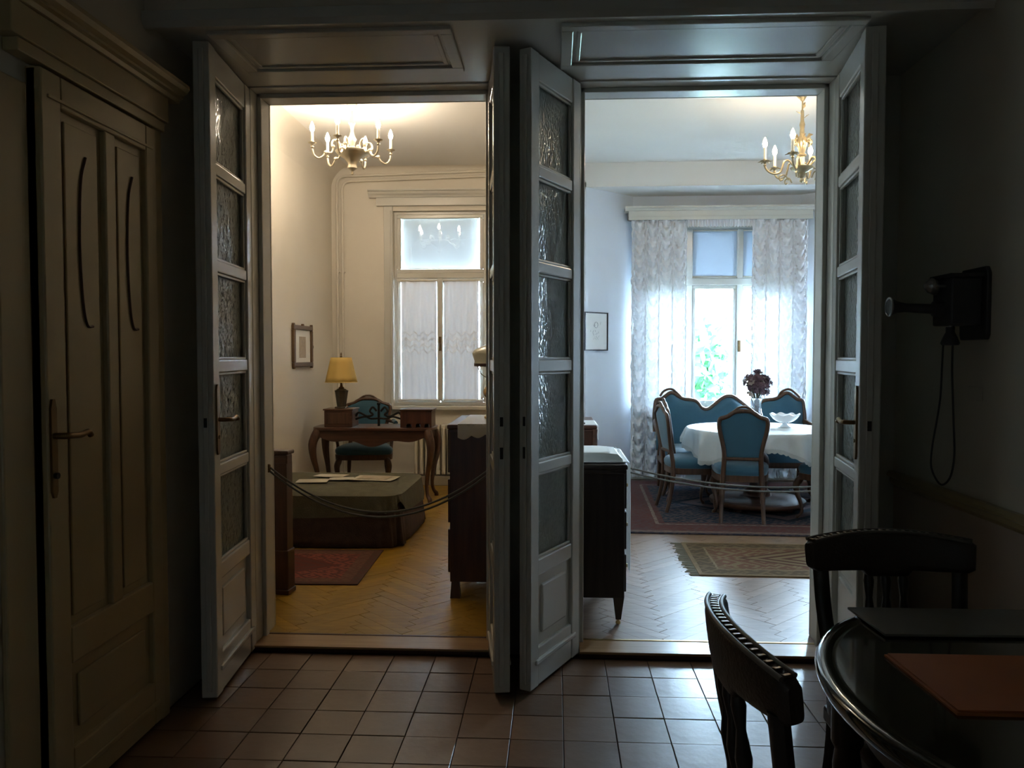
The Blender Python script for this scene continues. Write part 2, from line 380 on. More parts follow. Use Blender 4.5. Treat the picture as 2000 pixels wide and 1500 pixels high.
# the wall with the two doorways
OL0, OL1, OR0, OR1, OH = -1.50, -.325, .12, 1.315, 2.785
WB0, WB1, T = 3.88, 4.12, .03
m = MB()
m.box(-2.75, OL0-T, WB0, WB1, -.2, 3.8).box(OL1+T, OR0-T, WB0, WB1, -.2, 3.8).box(OR1+T, 4.0, WB0, WB1, -.2, 3.8)
m.box(OL0-T, OL1+T, WB0, WB1, OH+T, 3.8).box(OR0-T, OR1+T, WB0, WB1, OH+T, 3.8).box(OL0-T, OL1+T, WB0, WB1, -.2, -.01).box(OR0-T, OR1+T, WB0, WB1, -.2, -.01)
struct(m.build('wall_back', 'white'), 'white painted wall with two tall double doorways side by side', 'wall')
def lining(name, x0, x1, label):
    e = thing(name, label, 'door frame', ((x0+x1)/2, WB0, 0), kind='structure')
    h = (x1-x0)/2; d = WB1-WB0
    for s in (-1, 1):
        a, b = sorted((s*h, s*(h+T)))
        MB().box(a, b, -.01, d+.01, 0, OH).build('jamb', 'white', e, bevel=.004)
        a, b = sorted((s*(h-.022), s*h)); MB().box(a, b, .075, .115, .03, OH).build('stop_bead', 'white', e, bevel=.004)
        a, b = sorted((s*h, s*(h+.09))); MB().box(a, b, d+.012, d+.03, FZ, OH+.09).build('casing', 'white', e, bevel=.006)
    MB().box(-h-T, h+T, -.01, d+.01, OH, OH+T).build('head_board', 'white', e, bevel=.004)
    MB().box(-h, h, .075, .115, OH-.022, OH).build('head_bead', 'white', e, bevel=.004)
    MB().box(-h-.09, h+.09, d+.012, d+.03, OH, OH+.09).build('head_casing', 'white', e, bevel=.006)
lining('trim_2', OL0, OL1, 'white lining of the left doorway into the warm lit room')
lining('trim_3', OR0, OR1, 'white lining of the right doorway into the daylit room')
for i, (x0, x1, lab) in enumerate(((OL0, OL1, 'low wooden threshold step under the left doorway'), (OR0, OR1, 'low wooden threshold step under the right doorway'))):
    e = thing('trim_%d' % (4+i), lab, 'threshold', ((x0+x1)/2, 3.82, 0), kind='structure'); h = (x1-x0)/2
    MB().box(-h, h, 0, .165, .022, .034).build('tread', 'thresh', e, bevel=.003)
    MB().box(-h, h, .012, .03, 0, .022).build('riser', 'mahog', e)
    MB().box(-h, h, .165, .182, .02, .037).build('joint_strip', 'mahog2' if i == 0 else 'brass', e, bevel=.003)

# --- study (left room)
SX0, SX1, SY0, SY1, SCZ = -2.53, -.10, 4.12, 8.90, 3.57
struct(MB().box(SX0-.25, SX0, 4.12, 9.4, -.2, 3.8).build('wall_study_left', 'study'), 'cream wall on the left of the warm lit room', 'wall')
WX0, WX1, WZ0, WZ1 = -1.83, -.78, .90, 3.09
m = MB().box(SX0, WX0, SY1, 9.4, -.2, 3.8).box(WX1, -.05, SY1, 9.4, -.2, 3.8).box(WX0, WX1, SY1, 9.4, -.2, WZ0).box(WX0, WX1, SY1, 9.4, WZ1, 3.8)
struct(m.build('wall_study_back', 'study'), 'cream wall around the blind covered window of the left room', 'wall')
struct(MB().box(SX1, 0.0, 4.12, 9.7, -.2, 3.8).build('wall_partition', 'study'), 'partition wall between the warm room and the daylit room', 'wall')
struct(MB().box(SX0-.25, -.05, 4.0, 9.4, SCZ, SCZ+.25).build('ceiling_study', 'ceil'), 'white ceiling of the left room above the silver chandelier', 'ceiling')
# rounded cove between wall and ceiling of the study
def cove(p, q, nrm, r, z):
    mm = MB(); p, q, nrm = Vector(p), Vector(q), Vector(nrm); k = 8
    for a in (p, q): pass
    prof = [(r*(1-math.cos(t*PI/2/k)), -r*(1-math.sin(t*PI/2/k))) for t in range(k+1)]
    vs = []
    for a in (p, q):
        for (d, h) in prof: vs.append(a + nrm*d + Vector((0, 0, z+h)))
        vs.append(a + Vector((0, 0, z)))
    n = k+2; fs = [(i, i+1, i+1+n, i+n) for i in range(n-1)] + [(n-1, 0, n, 2*n-1), tuple(range(n)), tuple(range(2*n-1, n-1, -1))]
    return mm.add(vs, fs)
o = cove((SX0, SY0, 0), (SX0, SY1, 0), (1, 0, 0), .22, SCZ).build('trim_6', 'study', smooth=True); struct(o, 'rounded plaster cove along the left wall of the warm room', 'cove')
o = cove((SX0, SY1, 0), (SX1, SY1, 0), (0, -1, 0), .10, SCZ).build('trim_7', 'study', smooth=True); struct(o, 'rounded plaster cove above the window wall of the warm room', 'cove')
struct(MB().box(SX0, SX0+.018, SY0, SY1, FZ, .14).build('baseboard_study_left', 'study', bevel=.004), 'cream skirting along the left wall of the warm room', 'baseboard')
struct(MB().box(SX0, -.8, SY1-.018, SY1, FZ, .14).build('baseboard_study_back', 'study', bevel=.004), 'cream skirting below the window of the warm room', 'baseboard')

# --- dining room (right room) with its bay
DX0, DX1, DCZ, BZ, BY = 0.0, 3.68, 3.56, 3.30, 8.74
struct(MB().box(DX1, DX1+.25, 4.0, 8.95, -.2, 3.8).build('wall_dining_right', 'dining'), 'pale wall on the right of the daylit room', 'wall')
struct(MB().box(-.02, DX1+.25, 4.0, 9.9, DCZ, DCZ+.25).build('ceiling_dining', 'ceil'), 'white ceiling of the daylit room', 'ceiling')
struct(MB().box(DX0, DX1, BY, 9.9, BZ, DCZ).build('ceiling_bay', 'ceil'), 'lowered white ceiling and beam over the window bay', 'ceiling')
VX0, VX1, VZ0, VZ1, VY = .97, 2.71, .86, 2.97, 9.30
m = MB().box(.70, VX0, VY, 9.8, -.2, BZ+.1).box(VX1, 2.80, VY, 9.5, -.2, BZ+.1).box(VX0, VX1, VY, 9.8, -.2, VZ0).box(VX0, VX1, VY, 9.8, VZ1, BZ+.1)
struct(m.build('wall_dining_back', 'dining'), 'pale wall around the bright curtained bay window', 'wall')
m = MB().prism([(0, BY), (.33, BY), (.89, VY), (.89, 9.8), (0, 9.8)], -.2, BZ+.05, 'xy')
struct(m.build('wall_bay_left', 'dining'), 'angled pale bay wall with the small black framed picture', 'wall')
struct(MB().box(3.35, DX1, BY, 8.95, -.2, BZ+.05).build('wall_bay_return', 'dining'), 'short pale wall stub where the bay begins on the right', 'wall')
# angled right bay wall cut open for an added daylight window (local x along the wall, y outwards)
BL, bz0, bz1 = .792, .90, 2.93
m = MB().box(0, .26, 0, .20, -.2, BZ+.05).box(BL-.06, BL, 0, .20, -.2, BZ+.05).box(.26, BL-.06, 0, .20, -.2, bz0).box(.26, BL-.06, 0, .20, bz1, BZ+.05)
wbr = struct(m.build('wall_bay_right', 'dining', loc=(2.79, 9.30, 0), rz=-PI/4), 'angled pale bay wall on the right of the curtained window', 'wall')
struct(MB().box(DX0, DX0+.02, 4.14, BY, FZ, .16).build('baseboard_dining_left', 'white', bevel=.004), 'white skirting along the partition in the daylit room', 'baseboard')
struct(MB().box(.9, 2.78, VY-.02, VY, FZ, .16).build('baseboard_dining_back', 'white', bevel=.004), 'white skirting below the bay window', 'baseboard')

# --- parquet: herringbone, planks one by one
def clip_poly(poly, x0, x1, y0, y1):
    for ax, lim, sg in ((0, x0, 1), (0, x1, -1), (1, y0, 1), (1, y1, -1)):
        out = []
        for i, p in enumerate(poly):
            q = poly[(i+1) % len(poly)]; a, b = sg*(p[ax]-lim), sg*(q[ax]-lim)
            if a >= 0: out.append(p)
            if (a >= 0) != (b >= 0):
                t = a/(a-b); out.append((p[0]+(q[0]-p[0])*t, p[1]+(q[1]-p[1])*t))
        poly = out
        if len(poly) < 3: return []
    return poly
def parquet(name, x0, x1, y0, y1, mat, label, view, w=.07, n=6):
    fl = MB().box(x0-.1, x1+.1, y0, y1+.05, -.2, FZ-.006).build(name, 'subfloor'); struct(fl, label, 'floor')
    L = n*w; ca = math.cos(PI/4); planks = []
    cx, cy = x0, y0
    for k in range(-140, 140):
        for mm in range(-30, 30):
            ox, oy = k*w + mm*L, k*w - mm*L
            for hv in (0, 1):
                if hv == 0: r = [(ox, oy), (ox+L, oy), (ox+L, oy+w), (ox, oy+w)]
                else: r = [(ox+L, oy+w-L), (ox+L+w, oy+w-L), (ox+L+w, oy+w), (ox+L, oy+w)]
                g = .0007
                mx, my = sum(p[0] for p in r)/4, sum(p[1] for p in r)/4
                X, Y = cx+(mx-my)*ca, cy+(mx+my)*ca
                if X < x0-.3 or X > x1+.3 or Y < y0-.3 or Y > y1+.3: continue
                R = [(cx+(a-b)*ca, cy+(a+b)*ca) for a, b in r]
                R = [(p[0]+(X-p[0])*g/w*1.0, p[1]+(Y-p[1])*g/w*1.0) for p in R]
                inside = all(x0 <= p[0] <= x1 and y0 <= p[1] <= y1 for p in R)
                planks.append((X, Y, hv, inside, R))
    def seen(X, Y): return view[0] - .06 <= X/Y <= view[1] + .06
    sing = sorted([p for p in planks if p[3] and seen(p[0], p[1])], key=lambda p: p[1])[:300]
    ids = {id(p) for p in sing}; me = {}
    for p in sing:
        X, Y, hv, ins, R = p
        if hv not in me:
            q = MB(); a = [(u-X, v-Y) for u, v in R]
            q.prism(a, -.006, 0, 'xy'); me[hv] = q.mesh('plank', mat)
        o = bpy.data.objects.new('plank', me[hv]); C.objects.link(o); o.parent = fl; o.location = (X, Y, FZ + random.uniform(-.0006, .0003))
        o.rotation_euler = (random.uniform(-.0022, .0022), random.uniform(-.0022, .0022), 0)
    q = MB()
    for p in planks:
        if id(p) in ids: continue
        a = clip_poly(p[4], x0, x1, y0, y1)
        if len(a) >= 3: q.prism(a, FZ-.006, FZ, 'xy')
    tag(q.build('plank_field', mat, fl), kind='stuff')
parquet('floor_study', SX0, SX1, 3.99, SY1, M['parquet_s'], 'honey coloured herringbone parquet of the left room', (-.385, -.08))
parquet('floor_dining', DX0, DX1, 3.99, VY, M['parquet_d'], 'herringbone parquet of the daylit right room', (.03, .335))

# ================================================================== OUTSIDE
struct(MB().box(-30, 30, 10, 70, -3.2, -3.0).build('ground_garden', 'lawn'), 'green garden ground outside the window', 'ground')
def tree(name, x, y, h, r, n, label, seed):
    rnd = random.Random(seed); e = thing(name, label, 'tree', (x, y, -3.0), group='trees outside the bay window')
    MB().tube([(0,0,0),(.1,.05,h*.3),(-.05,0,h*.55),(.05,.1,h*.9)], [.22,.17,.13,.04], 10).build('trunk', 'bark', e, smooth=True)
    q = MB(); cl = [(rnd.gauss(0, r*.45), rnd.gauss(0, r*.4), h*.62+rnd.gauss(0, r*.5), rnd.uniform(.35, .75)) for _ in range(30)]
    for _ in range(n):
        c = rnd.choice(cl); d = Vector((rnd.gauss(0,1), rnd.gauss(0,1), rnd.gauss(0,1))).normalized()*c[3]*rnd.uniform(.5, 1)
        p = Vector(c[:3])+d; a = Vector((rnd.gauss(0,1), rnd.gauss(0,1), rnd.gauss(0,1))).normalized(); b = a.orthogonal().normalized(); s = rnd.uniform(.10, .20)
        q.add([p-a*s, p+b*s*.5, p+a*s, p-b*s*.5], [(0,1,2,3)])
    tag(q.build('foliage', 'leaf', e), kind='stuff')
tree('leafy_tree', 2.4, 15.5, 7.5, 1.25, 1500, 'leafy tree washed out by daylight behind the central window pane', 3)
tree('leafy_tree', 6.6, 19.0, 7.0, 1.2, 1500, 'leafy tree washed out by daylight behind the right window pane', 5)

# ================================================================== DOORS
def handle(parent, mat, x, y, z, sy, lever_dir, plate_h=.30):
    """long backplate on the face at y (facing sy) with a lever running lever_dir along x"""
    p = MB(); a, b = sorted((y, y+sy*.008)); h = plate_h/2
    p.prism([(x-.017, z-h+.02), (x-.010, z-h), (x+.010, z-h), (x+.017, z-h+.02), (x+.017, z+h-.02), (x+.008, z+h), (x-.008, z+h), (x-.017, z+h-.02)], a, b, 'xz')
    pl = p.build('handle_plate', mat, parent)
    q = MB(); yy = y+sy*.05
    q.tube(smooth_path([(x, y, z), (x, y+sy*.035, z), (x+lever_dir*.015, yy, z), (x+lever_dir*.06, yy, z-.003), (x+lever_dir*.105, yy, z+.004), (x+lever_dir*.118, yy, z-.006)], 4), [.009]*16+[.010]*4+[.012], 8)
    q.build('lever', mat, pl, smooth=True)
    MB().tube([(x, y, z-.075), (x, y+sy*.012, z-.075)], .008, 10).build('keyhole_cover', mat, pl)
PANES = [(2.30, 2.66), (1.885, 2.25), (1.455, 1.835), (1.005, 1.40), (.575, .955)]
def leaf(name, hinge, lock, th, side, label, with_handle):
    """leaf from hinge to lock in plan; 'side' = which side (+1 left of direction) the thickness goes away from the seen face"""
    hx, hy = hinge; d = Vector((lock[0]-hx, lock[1]-hy, 0)); w = d.length; rz = math.atan2(d.y, d.x)
    e = thing(name, label, 'door', (hx, hy, .012), rz, kind='structure')
    s = side; H = 2.765
    def bx(q, x0, x1, t0, t1, z0, z1):
        a, b = sorted((s*t0, s*t1)); return q.box(x0, x1, a, b, z0, z1)
    sw = .082
    bx(MB(), 0, sw, 0, th, 0, H).build('stile', 'white', e, bevel=.006)
    st = bx(MB(), w-sw, w, 0, th, 0, H).build('stile', 'white', e, bevel=.006)
    edges = [H] + [v for p in PANES for v in (p[1]-.012, p[0]-.012)] + [.49, .17, 0]
    for i in range(0, len(edges), 2):
        bx(MB(), sw, w-sw, .004, th-.004, edges[i+1], edges[i]).build('rail', 'white', e, bevel=.006)
    for (z0, z1) in PANES:
        z0 -= .012; z1 -= .012
        pn = bx(MB(), sw-.002, w-sw+.002, th/2-.002, th/2+.002, z0-.002, z1+.002).build('pane', 'frost', e)
        q = MB()
        for t0 in (.012, th-.024):
            for (a, b, c, dd) in ((sw, w-sw, z0, z0+.012), (sw, w-sw, z1-.012, z1), (sw, sw+.012, z0+.012, z1-.012), (w-sw-.012, w-sw, z0+.012, z1-.012)): bx(q, a, b, t0, t0+.012, c, dd)
        q.build('glazing_bead', 'white', pn, bevel=.003)
    pa = bx(MB(), sw-.002, w-sw+.002, th/2-.01, th/2+.01, .168, .492).build('panel', 'white', e)
    q = MB(); bx(q, sw+.05, w-sw-.05, th/2-.02, th/2+.02, .22, .44); q.build('raised_field', 'white', pa, bevel=.008)
    q = MB(); bx(q, sw*.6, w-sw*.6, -.008, th+.008, .10, .122); q.build('foot_moulding', 'white', e, bevel=.005)
    q = MB(); bx(q, w, w+.012, th*.30, th*.62, .03, H-.03); q.build('meeting_strip', 'white', e, bevel=.004)
    if with_handle:
        handle(e, 'oldbrass', w-sw*.5, 0 if s > 0 else 0, 1.19, -s, -1)
    q = MB()
    bx(q, w+.004, w+.0135, th*.36, th*.56, 1.16, 1.20); q.build('latch_plate', 'iron', e)
    if not with_handle: q = MB(); bx(q, w+.004, w+.0135, th*.36, th*.56, 1.02, 1.07); q.build('latch_plate', 'iron', e)
    for z in (.35, 1.25, 2.35):
        MB().tube([(-.012, s*th*.5, z-.05), (-.012, s*th*.5, z+.05)], .009, 8).build('hinge', 'white', e, smooth=True)
    return e
leaf('door_2', (-1.497, 3.862), (-1.437, 3.262), .068, -1, 'open white glazed door leaf folded back at the far left of the left doorway', True)
leaf('door_3', (-.328, 3.862), (-.263, 3.375), .070, 1, 'open white glazed door leaf on the right of the left doorway, seen nearly edge on', False)
leaf('door_4', (.118, 3.862), (-.106, 3.395), .056, -1, 'open white glazed door leaf between the doorways with its textured panes facing right', False)
leaf('door_5', (1.312, 3.862), (1.222, 3.262), .080, 1, 'open white glazed door leaf on the right of the daylit doorway with lever handle', True)

# left hall door in the left wall (panelled, cornice above)
e = thing('door_1', 'cream panelled door with curved grooves and lever handle in the left hall wall', 'door', (HX0, 2.37, 0), kind='structure')
LW, LH = .70, 2.36     # local: x = into the hall, y along wall
def slab(q, y0, y1, z0, z1, x0=.0, x1=.05): return q.box(x0, x1, y0, y1, z0, z1)
MB().box(.004, .03, 0, LW, .02, LH).build('leaf_core', 'doorpaint', e)
for (y0, y1, z0, z1, nm) in ((0, .10, .02, LH, 'stile'), (LW-.075, LW, .02, LH, 'stile'), (.10, LW-.075, 2.26, LH, 'rail'), (.10, LW-.075, .47, .59, 'rail'), (.10, LW-.075, .02, .19, 'rail'), (.345, .41, .59, 2.26, 'muntin')):
    slab(MB(), y0, y1, z0, z1).build(nm, 'doorpaint', e, bevel=.006)
for (y0, y1) in ((.10, .345), (.41, LW-.075)):
    p = MB().box(.03, .038, y0+.03, y1-.03, .62, 2.23).build('panel', 'doorpaint', e, bevel=.006)
    yc = (y0+y1)/2
    path = smooth_path([(.040, yc+.02, 2.14), (.040, yc-.01, 2.05), (.040, yc-.022, 1.85), (.040, yc-.01, 1.66), (.040, yc+.012, 1.58), (.040, yc+.045, 1.575)], 5)
    MB().tube(path, .005, 6).build('curved_groove', 'mahog2', p, smooth=True)
p = MB().box(.03, .04, .15, LW-.125, .24, .42).build('panel', 'doorpaint', e, bevel=.01)
MB().box(.05, .058, .06, LW-.05, .095, .115).build('foot_moulding', 'doorpaint', e, bevel=.004)
MB().box(.05, .056, .03, LW-.03, 2.275, 2.285).build('head_bead', 'doorpaint', e, bevel=.002)
q = MB().prism([(.026, 1.03), (.034, 1.05), (.034, 1.31), (.026, 1.34), (.014, 1.34), (.006, 1.31), (.006, 1.05), (.014, 1.03)], .05, .058, 'yz')
pl = q.build('handle_plate', 'oldbrass', e)
MB().tube(smooth_path([(.05,.02,1.225),(.09,.02,1.225),(.10,.035,1.225),(.10,.09,1.222),(.10,.13,1.228),(.10,.145,1.215)], 4), .010, 8).build('lever', 'oldbrass', pl, smooth=True)
MB().tube([(.05,.02,1.10),(.068,.02,1.10)], .010, 10).build('keyhole_cover', 'iron', pl)
fr = MB().box(0, .035, LW+.006, LW+.075, 0, 2.42).build('casing', 'doorpaint', e, bevel=.006)
MB().box(0, .02, -.16, -.02, 0, 2.30).build('casing', 'doorpaint', e, bevel=.006)
MB().box(0, .012, -.10, -.085, 0, 2.30).build('casing_bead', 'doorpaint', e)
MB().box(0, .05, -.10, LW+.075, LH+.01, LH+.05).build('head_casing', 'doorpaint', e, bevel=.004)
MB().box(0, .06, -.14, LW+.09, LH+.05, LH+.15).build('frieze', 'doorpaint', e, bevel=.004)
MB().prism([(0, LH+.15), (.07, LH+.15), (.075, LH+.165), (.088, LH+.17), (.088, LH+.18), (.105, LH+.19), (.115, LH+.205), (.115, LH+.22), (0, LH+.225)], -.2, LW+.16, 'xz').build('cornice', 'doorpaint', e)

# ================================================================== WINDOWS
def frame_rect(x0, x1, z0, z1, w, y0, y1):
    return MB().box(x0, x1, y0, y1, z0, z0+w).box(x0, x1, y0, y1, z1-w, z1).box(x0, x0+w, y0, y1, z0+w, z1-w).box(x1-w, x1, y0, y1, z0+w, z1-w)
w1 = thing('window_1', 'white framed window with transom and covered panes in the warm left room', 'window', ((WX0+WX1)/2, SY1, WZ0), kind='structure')
hw, hh = (WX1-WX0)/2, WZ1-WZ0
frame_rect(-hw, hw, 0, hh, .035, .06, .14).build('outer_frame', 'white', w1, bevel=.004)
TZ = 1.47
MB().box(-hw+.03, hw-.03, .05, .13, TZ-.03, TZ+.03).build('transom', 'white', w1, bevel=.006)
MB().box(-hw-.05, hw+.05, -.07, .06, -.045, 0).build('sill', 'white', w1, bevel=.008)
for (x0, x1, z0, z1) in ((-hw+.035, hw-.035, TZ+.03, hh-.035), (-hw+.035, -.004, .035, TZ-.03), (.004, hw-.035, .035, TZ-.03)):
    s = frame_rect(x0, x1, z0, z1, .042, .055, .105).build('sash', 'white', w1, bevel=.006)
    lean = .005 if z0 > TZ else 0.0
    MB().prism([(.068, z0+.04), (.072, z0+.04), (.072+lean, z1-.04), (.068+lean, z1-.04)], x0+.04, x1-.04, 'yz').build('pane', 'glass', s)
MB().box(-.03, .03, .035, .055, .05, TZ-.03).build('meeting_stile', 'white', w1, bevel=.006)
k = MB().box(-.014, .014, .02, .035, .62, .78).build('window_lock', 'oldbrass', w1, bevel=.004)
MB().tube([(0, .02, .70), (0, -.01, .70), (0, -.012, .64)], .008, 8).build('knob', 'oldbrass', k)
c = thing('trim_8', 'white cornice and casing around the window of the warm room', 'window casing', ((WX0+WX1)/2, SY1, 0), kind='structure')
for s in (-1, 1):
    a, b = sorted((s*(hw+.0), s*(hw+.10))); MB().box(a, b, -.025, 0, WZ0-.04, WZ1+.05).build('side_casing', 'white', c, bevel=.006)
    a, b = sorted((s*(hw+.015), s*(hw+.03))); MB().box(a, b, -.034, -.024, WZ0-.04, WZ1).build('casing_bead', 'white', c, bevel=.004)
MB().box(-hw-.18, hw+.12, -.05, 0, WZ1+.05, WZ1+.14).build('frieze', 'white', c, bevel=.004)
MB().prism([(0, WZ1+.14), (-.06, WZ1+.14), (-.07, WZ1+.16), (-.09, WZ1+.175), (-.10, WZ1+.20), (-.12, WZ1+.205), (-.12, WZ1+.22), (0, WZ1+.225)], -hw-.26, hw+.16, 'yz').build('cornice', 'white', c)
# blinds of the left window
def blind(name, x0, x1, z0, z1, y, mat, label, cat='blind', band=False, group=None, waves=0):
    e = thing(name, label, cat, ((x0+x1)/2, y, z0), group=group); h = (x1-x0)/2; H = z1-z0
    MB().grid(lambda u, v: (-h+2*h*u, .004*math.sin(u*waves*2*PI) if waves else 0, v*H), 40, 2).build('fabric', mat, e, smooth=True)
    MB().tube([(-h-.012, 0, H), (h+.012, 0, H)], .007, 8).build('top_rod', 'silver', e, smooth=True)
    MB().tube([(-h-.008, 0, 0), (h+.008, 0, 0)], .006, 8).build('bottom_rod', 'silver', e, smooth=True)
    if band:
        q = MB(); n = 4; st = 2*h/n
        for r, zz in enumerate((.52, .585, .655, .72)):
            for i in range(n):
                xa, xb, xc = -h+i*st, -h+(i+.5)*st, -h+(i+1)*st
                for (p0, p1, sg) in ((xa, xb, 1), (xb, xc, -1)):
                    z_a, z_b = (zz, zz+.05) if sg > 0 else (zz+.05, zz)
                    q.add([(p0, -.007, z_a), (p1, -.007, z_b), (p1, -.007, z_b+.012), (p0, -.007, z_a+.012)], [(0,1,2,3)])
        for i in range(n):
            xb = -h+(i+.5)*st
            for zz in (.61, .685): q.add([(xb-.012, -.007, zz), (xb, -.007, zz-.016), (xb+.012, -.007, zz), (xb, -.007, zz+.016)], [(0,1,2,3)])
        tag(q.build('lace_band', 'blindlace', e), kind='stuff')
    return e
blind('roller_blind', -1.758, -.866, 2.452, 3.03, 9.02, 'blind', 'wide white blind in the upper pane reflecting the chandelier')
blind('roller_blind', -1.748, -1.346, .962, 2.312, 8.945, 'blind', 'tall white blind with diamond band in the left casement', band=True, waves=5)
blind('roller_blind', -1.262, -.868, .962, 2.312, 8.945, 'blind', 'tall white blind with diamond band in the right casement', band=True, waves=5)

w2 = thing('window_2', 'bright white framed bay window of the daylit room', 'window', ((VX0+VX1)/2, VY, VZ0), kind='structure')
hw, hh = (VX1-VX0)/2, VZ1-VZ0
frame_rect(-hw, hw, 0, hh, .04, .06, .16).build('outer_frame', 'white', w2, bevel=.005)
MB().box(-hw-.04, hw+.04, -.10, .06, -.045, 0).build('sill', 'white', w2, bevel=.008)
TZ = 1.46
for x in (-.29, .29): MB().box(x-.035, x+.035, .05, .15, .04, hh-.04).build('mullion', 'white', w2, bevel=.006)
MB().box(-hw+.04, hw-.04, .045, .15, TZ-.04, TZ+.04).build('transom', 'white', w2, bevel=.006)
for (x0, x1) in ((-hw+.04, -.325), (-.255, .255), (.325, hw-.04)):
    for (z0, z1) in ((.04, TZ-.04), (TZ+.04, hh-.04)):
        s = frame_rect(x0, x1, z0, z1, .04, .07, .12).build('sash', 'white', w2, bevel=.005)
        MB().box(x0+.038, x1-.038, .093, .097, z0+.038, z1-.038).build('pane', 'glass', s)
k = MB().box(.27, .30, .03, .05, .65, .78).build('window_lock', 'oldbrass', w2, bevel=.004)
xs = (VX0+VX1)/2
for (x0, x1, lab) in ((-.83, -.325, 'grey blind behind the left curtain over the side pane'), (-.25, .25, 'grey blue blind covering the central upper pane of the bay window'), (.325, .83, 'grey blind behind the right curtain over the side pane')):
    blind('grey_blind', xs+x0, xs+x1, 2.38, 2.91, 9.36, 'blindgrey', lab)

w3 = thing('window_3_added', 'added unseen side window bringing daylight through the angled right wall of the bay', 'window', (2.79, 9.30, 0), -PI/4, kind='structure')  # added out of view to bring more daylight into the dining room
frame_rect(.26, BL-.06, bz0, bz1, .04, .05, .12).build('outer_frame', 'white', w3, bevel=.005)
MB().box(.30, BL-.10, .05, .12, 2.30, 2.36).build('transom', 'white', w3, bevel=.005)
for (z0, z1) in ((bz0+.04, 2.30), (2.36, bz1-.04)): MB().box(.298, BL-.098, .083, .087, z0, z1).build('pane', 'glass', w3)

# pelmet and ruched curtains
pe = thing('curtain_pelmet', 'long white moulded pelmet box above the ruched curtains', 'pelmet', (1.84, VY, 2.99))
MB().box(-1.02, 1.02, -.24, 0, .02, .12).build('box', 'white', pe, bevel=.005)
MB().prism([(-.24, .10), (-.25, .105), (-.262, .125), (-.275, .13), (-.275, .15), (0, .15), (0, .10)], -1.06, 1.06, 'yz').build('cornice', 'white', pe)
MB().box(-1.02, 1.02, -.245, -.225, 0.0, .04).build('lower_board', 'white', pe, bevel=.004)
q = MB().grid(lambda u, v: (-.36+.76*u, -.20+.012*math.sin(u*2*PI*22)*(1-v*.3), -.075+.085*v + (.008*math.sin(u*2*PI*44) if v < .1 else 0)), 180, 5)
tag(q.build('valance_ruffle', 'sheer', pe, smooth=True), kind='stuff')
def ruched(name, x0, x1, label, cols, seed):
    rnd = random.Random(seed); e = thing(name, label, 'curtain', ((x0+x1)/2, 9.13, FZ+.05), group='ruched curtains of the bay window'); w = x1-x0; H = 2.92
    amp = [rnd.uniform(.8, 1.2) for _ in range(cols+1)]; off = [rnd.uniform(0, .1) for _ in range(cols)]
    def fn(u, v):
        cc = min(cols-1, int(u*cols)); t = u*cols-cc; z = v*H
        sag = 4*t*(1-t); ph = z/.15 + off[cc]*8 + sag*1.45 + .35*math.sin(z*3.1+cc*2)
        sw = math.sin(2*PI*ph)
        puff = .035*sag; fold = .027*sw*(.25+sag)*amp[cc] + .006*math.sin(2*PI*ph*2.1+cc)
        edge = .010*math.sin(z*7+seed) + .006*math.sin(z*19)
        x = -w/2 + w*u + (edge if u > .98 or u < .02 else 0) + .004*math.sin(z*58)*(1-sag)
        return (x, -puff-fold+.01, z)
    MB().grid(fn, cols*11+1, 330).build('fabric', 'sheer', e, smooth=True)
    for k in range(cols+1):
        xx = -w/2+w*k/cols
        MB().tube([(xx+.004*math.sin(i*2.3), .006+.004*math.sin(i*3.1), i*H/60) for i in range(61)], [.007+.003*math.sin(i*2.9) for i in range(61)], 6).build('gather_tape', 'tape', e, smooth=True)
    return e
ruched('ruched_curtain', .87, 1.475, 'sheer ruched white curtain hanging left of the bright pane', 4, 2)
ruched('ruched_curtain', 2.22, 2.82, 'sheer ruched white curtain hanging right of the bright pane', 4, 9)
#SPLIT

# ================================================================== STUDY FURNITURE
# heating pipes along the window wall
for i, (dx, dz, lab) in enumerate(((0, 0, 'outer white heating pipe climbing the corner and running under the ceiling'), (.06, -.055, 'inner white heating pipe beside the corner, running below the outer one'))):
    x = -2.455+dx; z = 3.475+dz; r = .09
    pts = [(x, 8.86, FZ+.02), (x, 8.86, z-r)] + [(x+r-r*math.cos(a), 8.86, z-r+r*math.sin(a)) for a in (PI/8, PI/4, 3*PI/8, PI/2)] + [(-.13, 8.86, z+.055)]
    e = thing('heating_pipe', lab, 'pipe', (0, 0, 0), group='heating pipes'); q = MB().tube(pts, .014, 10); q.build('pipe', 'study', e, smooth=True)
    for zz in (1.2, 2.4): MB().box(x-.02, x+.02, 8.855, 8.90, zz, zz+.012).build('clip', 'study', e)
# radiator
rd = thing('radiator', 'cream cast iron column radiator under the window', 'radiator', (-1.15, 8.78, FZ))
for i in range(12):
    x = -.40+i*.062
    q = MB()
    for yy in (-.05, .03): q.tube([(x, yy, .13), (x, yy, .16), (x, yy, .60), (x, yy, .64)], [(.024,.03),(.021,.024),(.021,.024),(.024,.03)], 10)
    q.box(x-.022, x+.022, -.07, .05, .12, .16).box(x-.022, x+.022, -.07, .05, .62, .67)
    q.build('section', 'radiator', rd, smooth=True, bevel=.008)
for x in (-.38, .26): MB().box(x-.02, x+.02, -.06, .04, 0, .12).build('foot', 'radiator', rd)
MB().box(-.47, .40, -.085, .06, 0.0, .10).build('plinth', 'stone', rd, bevel=.006)

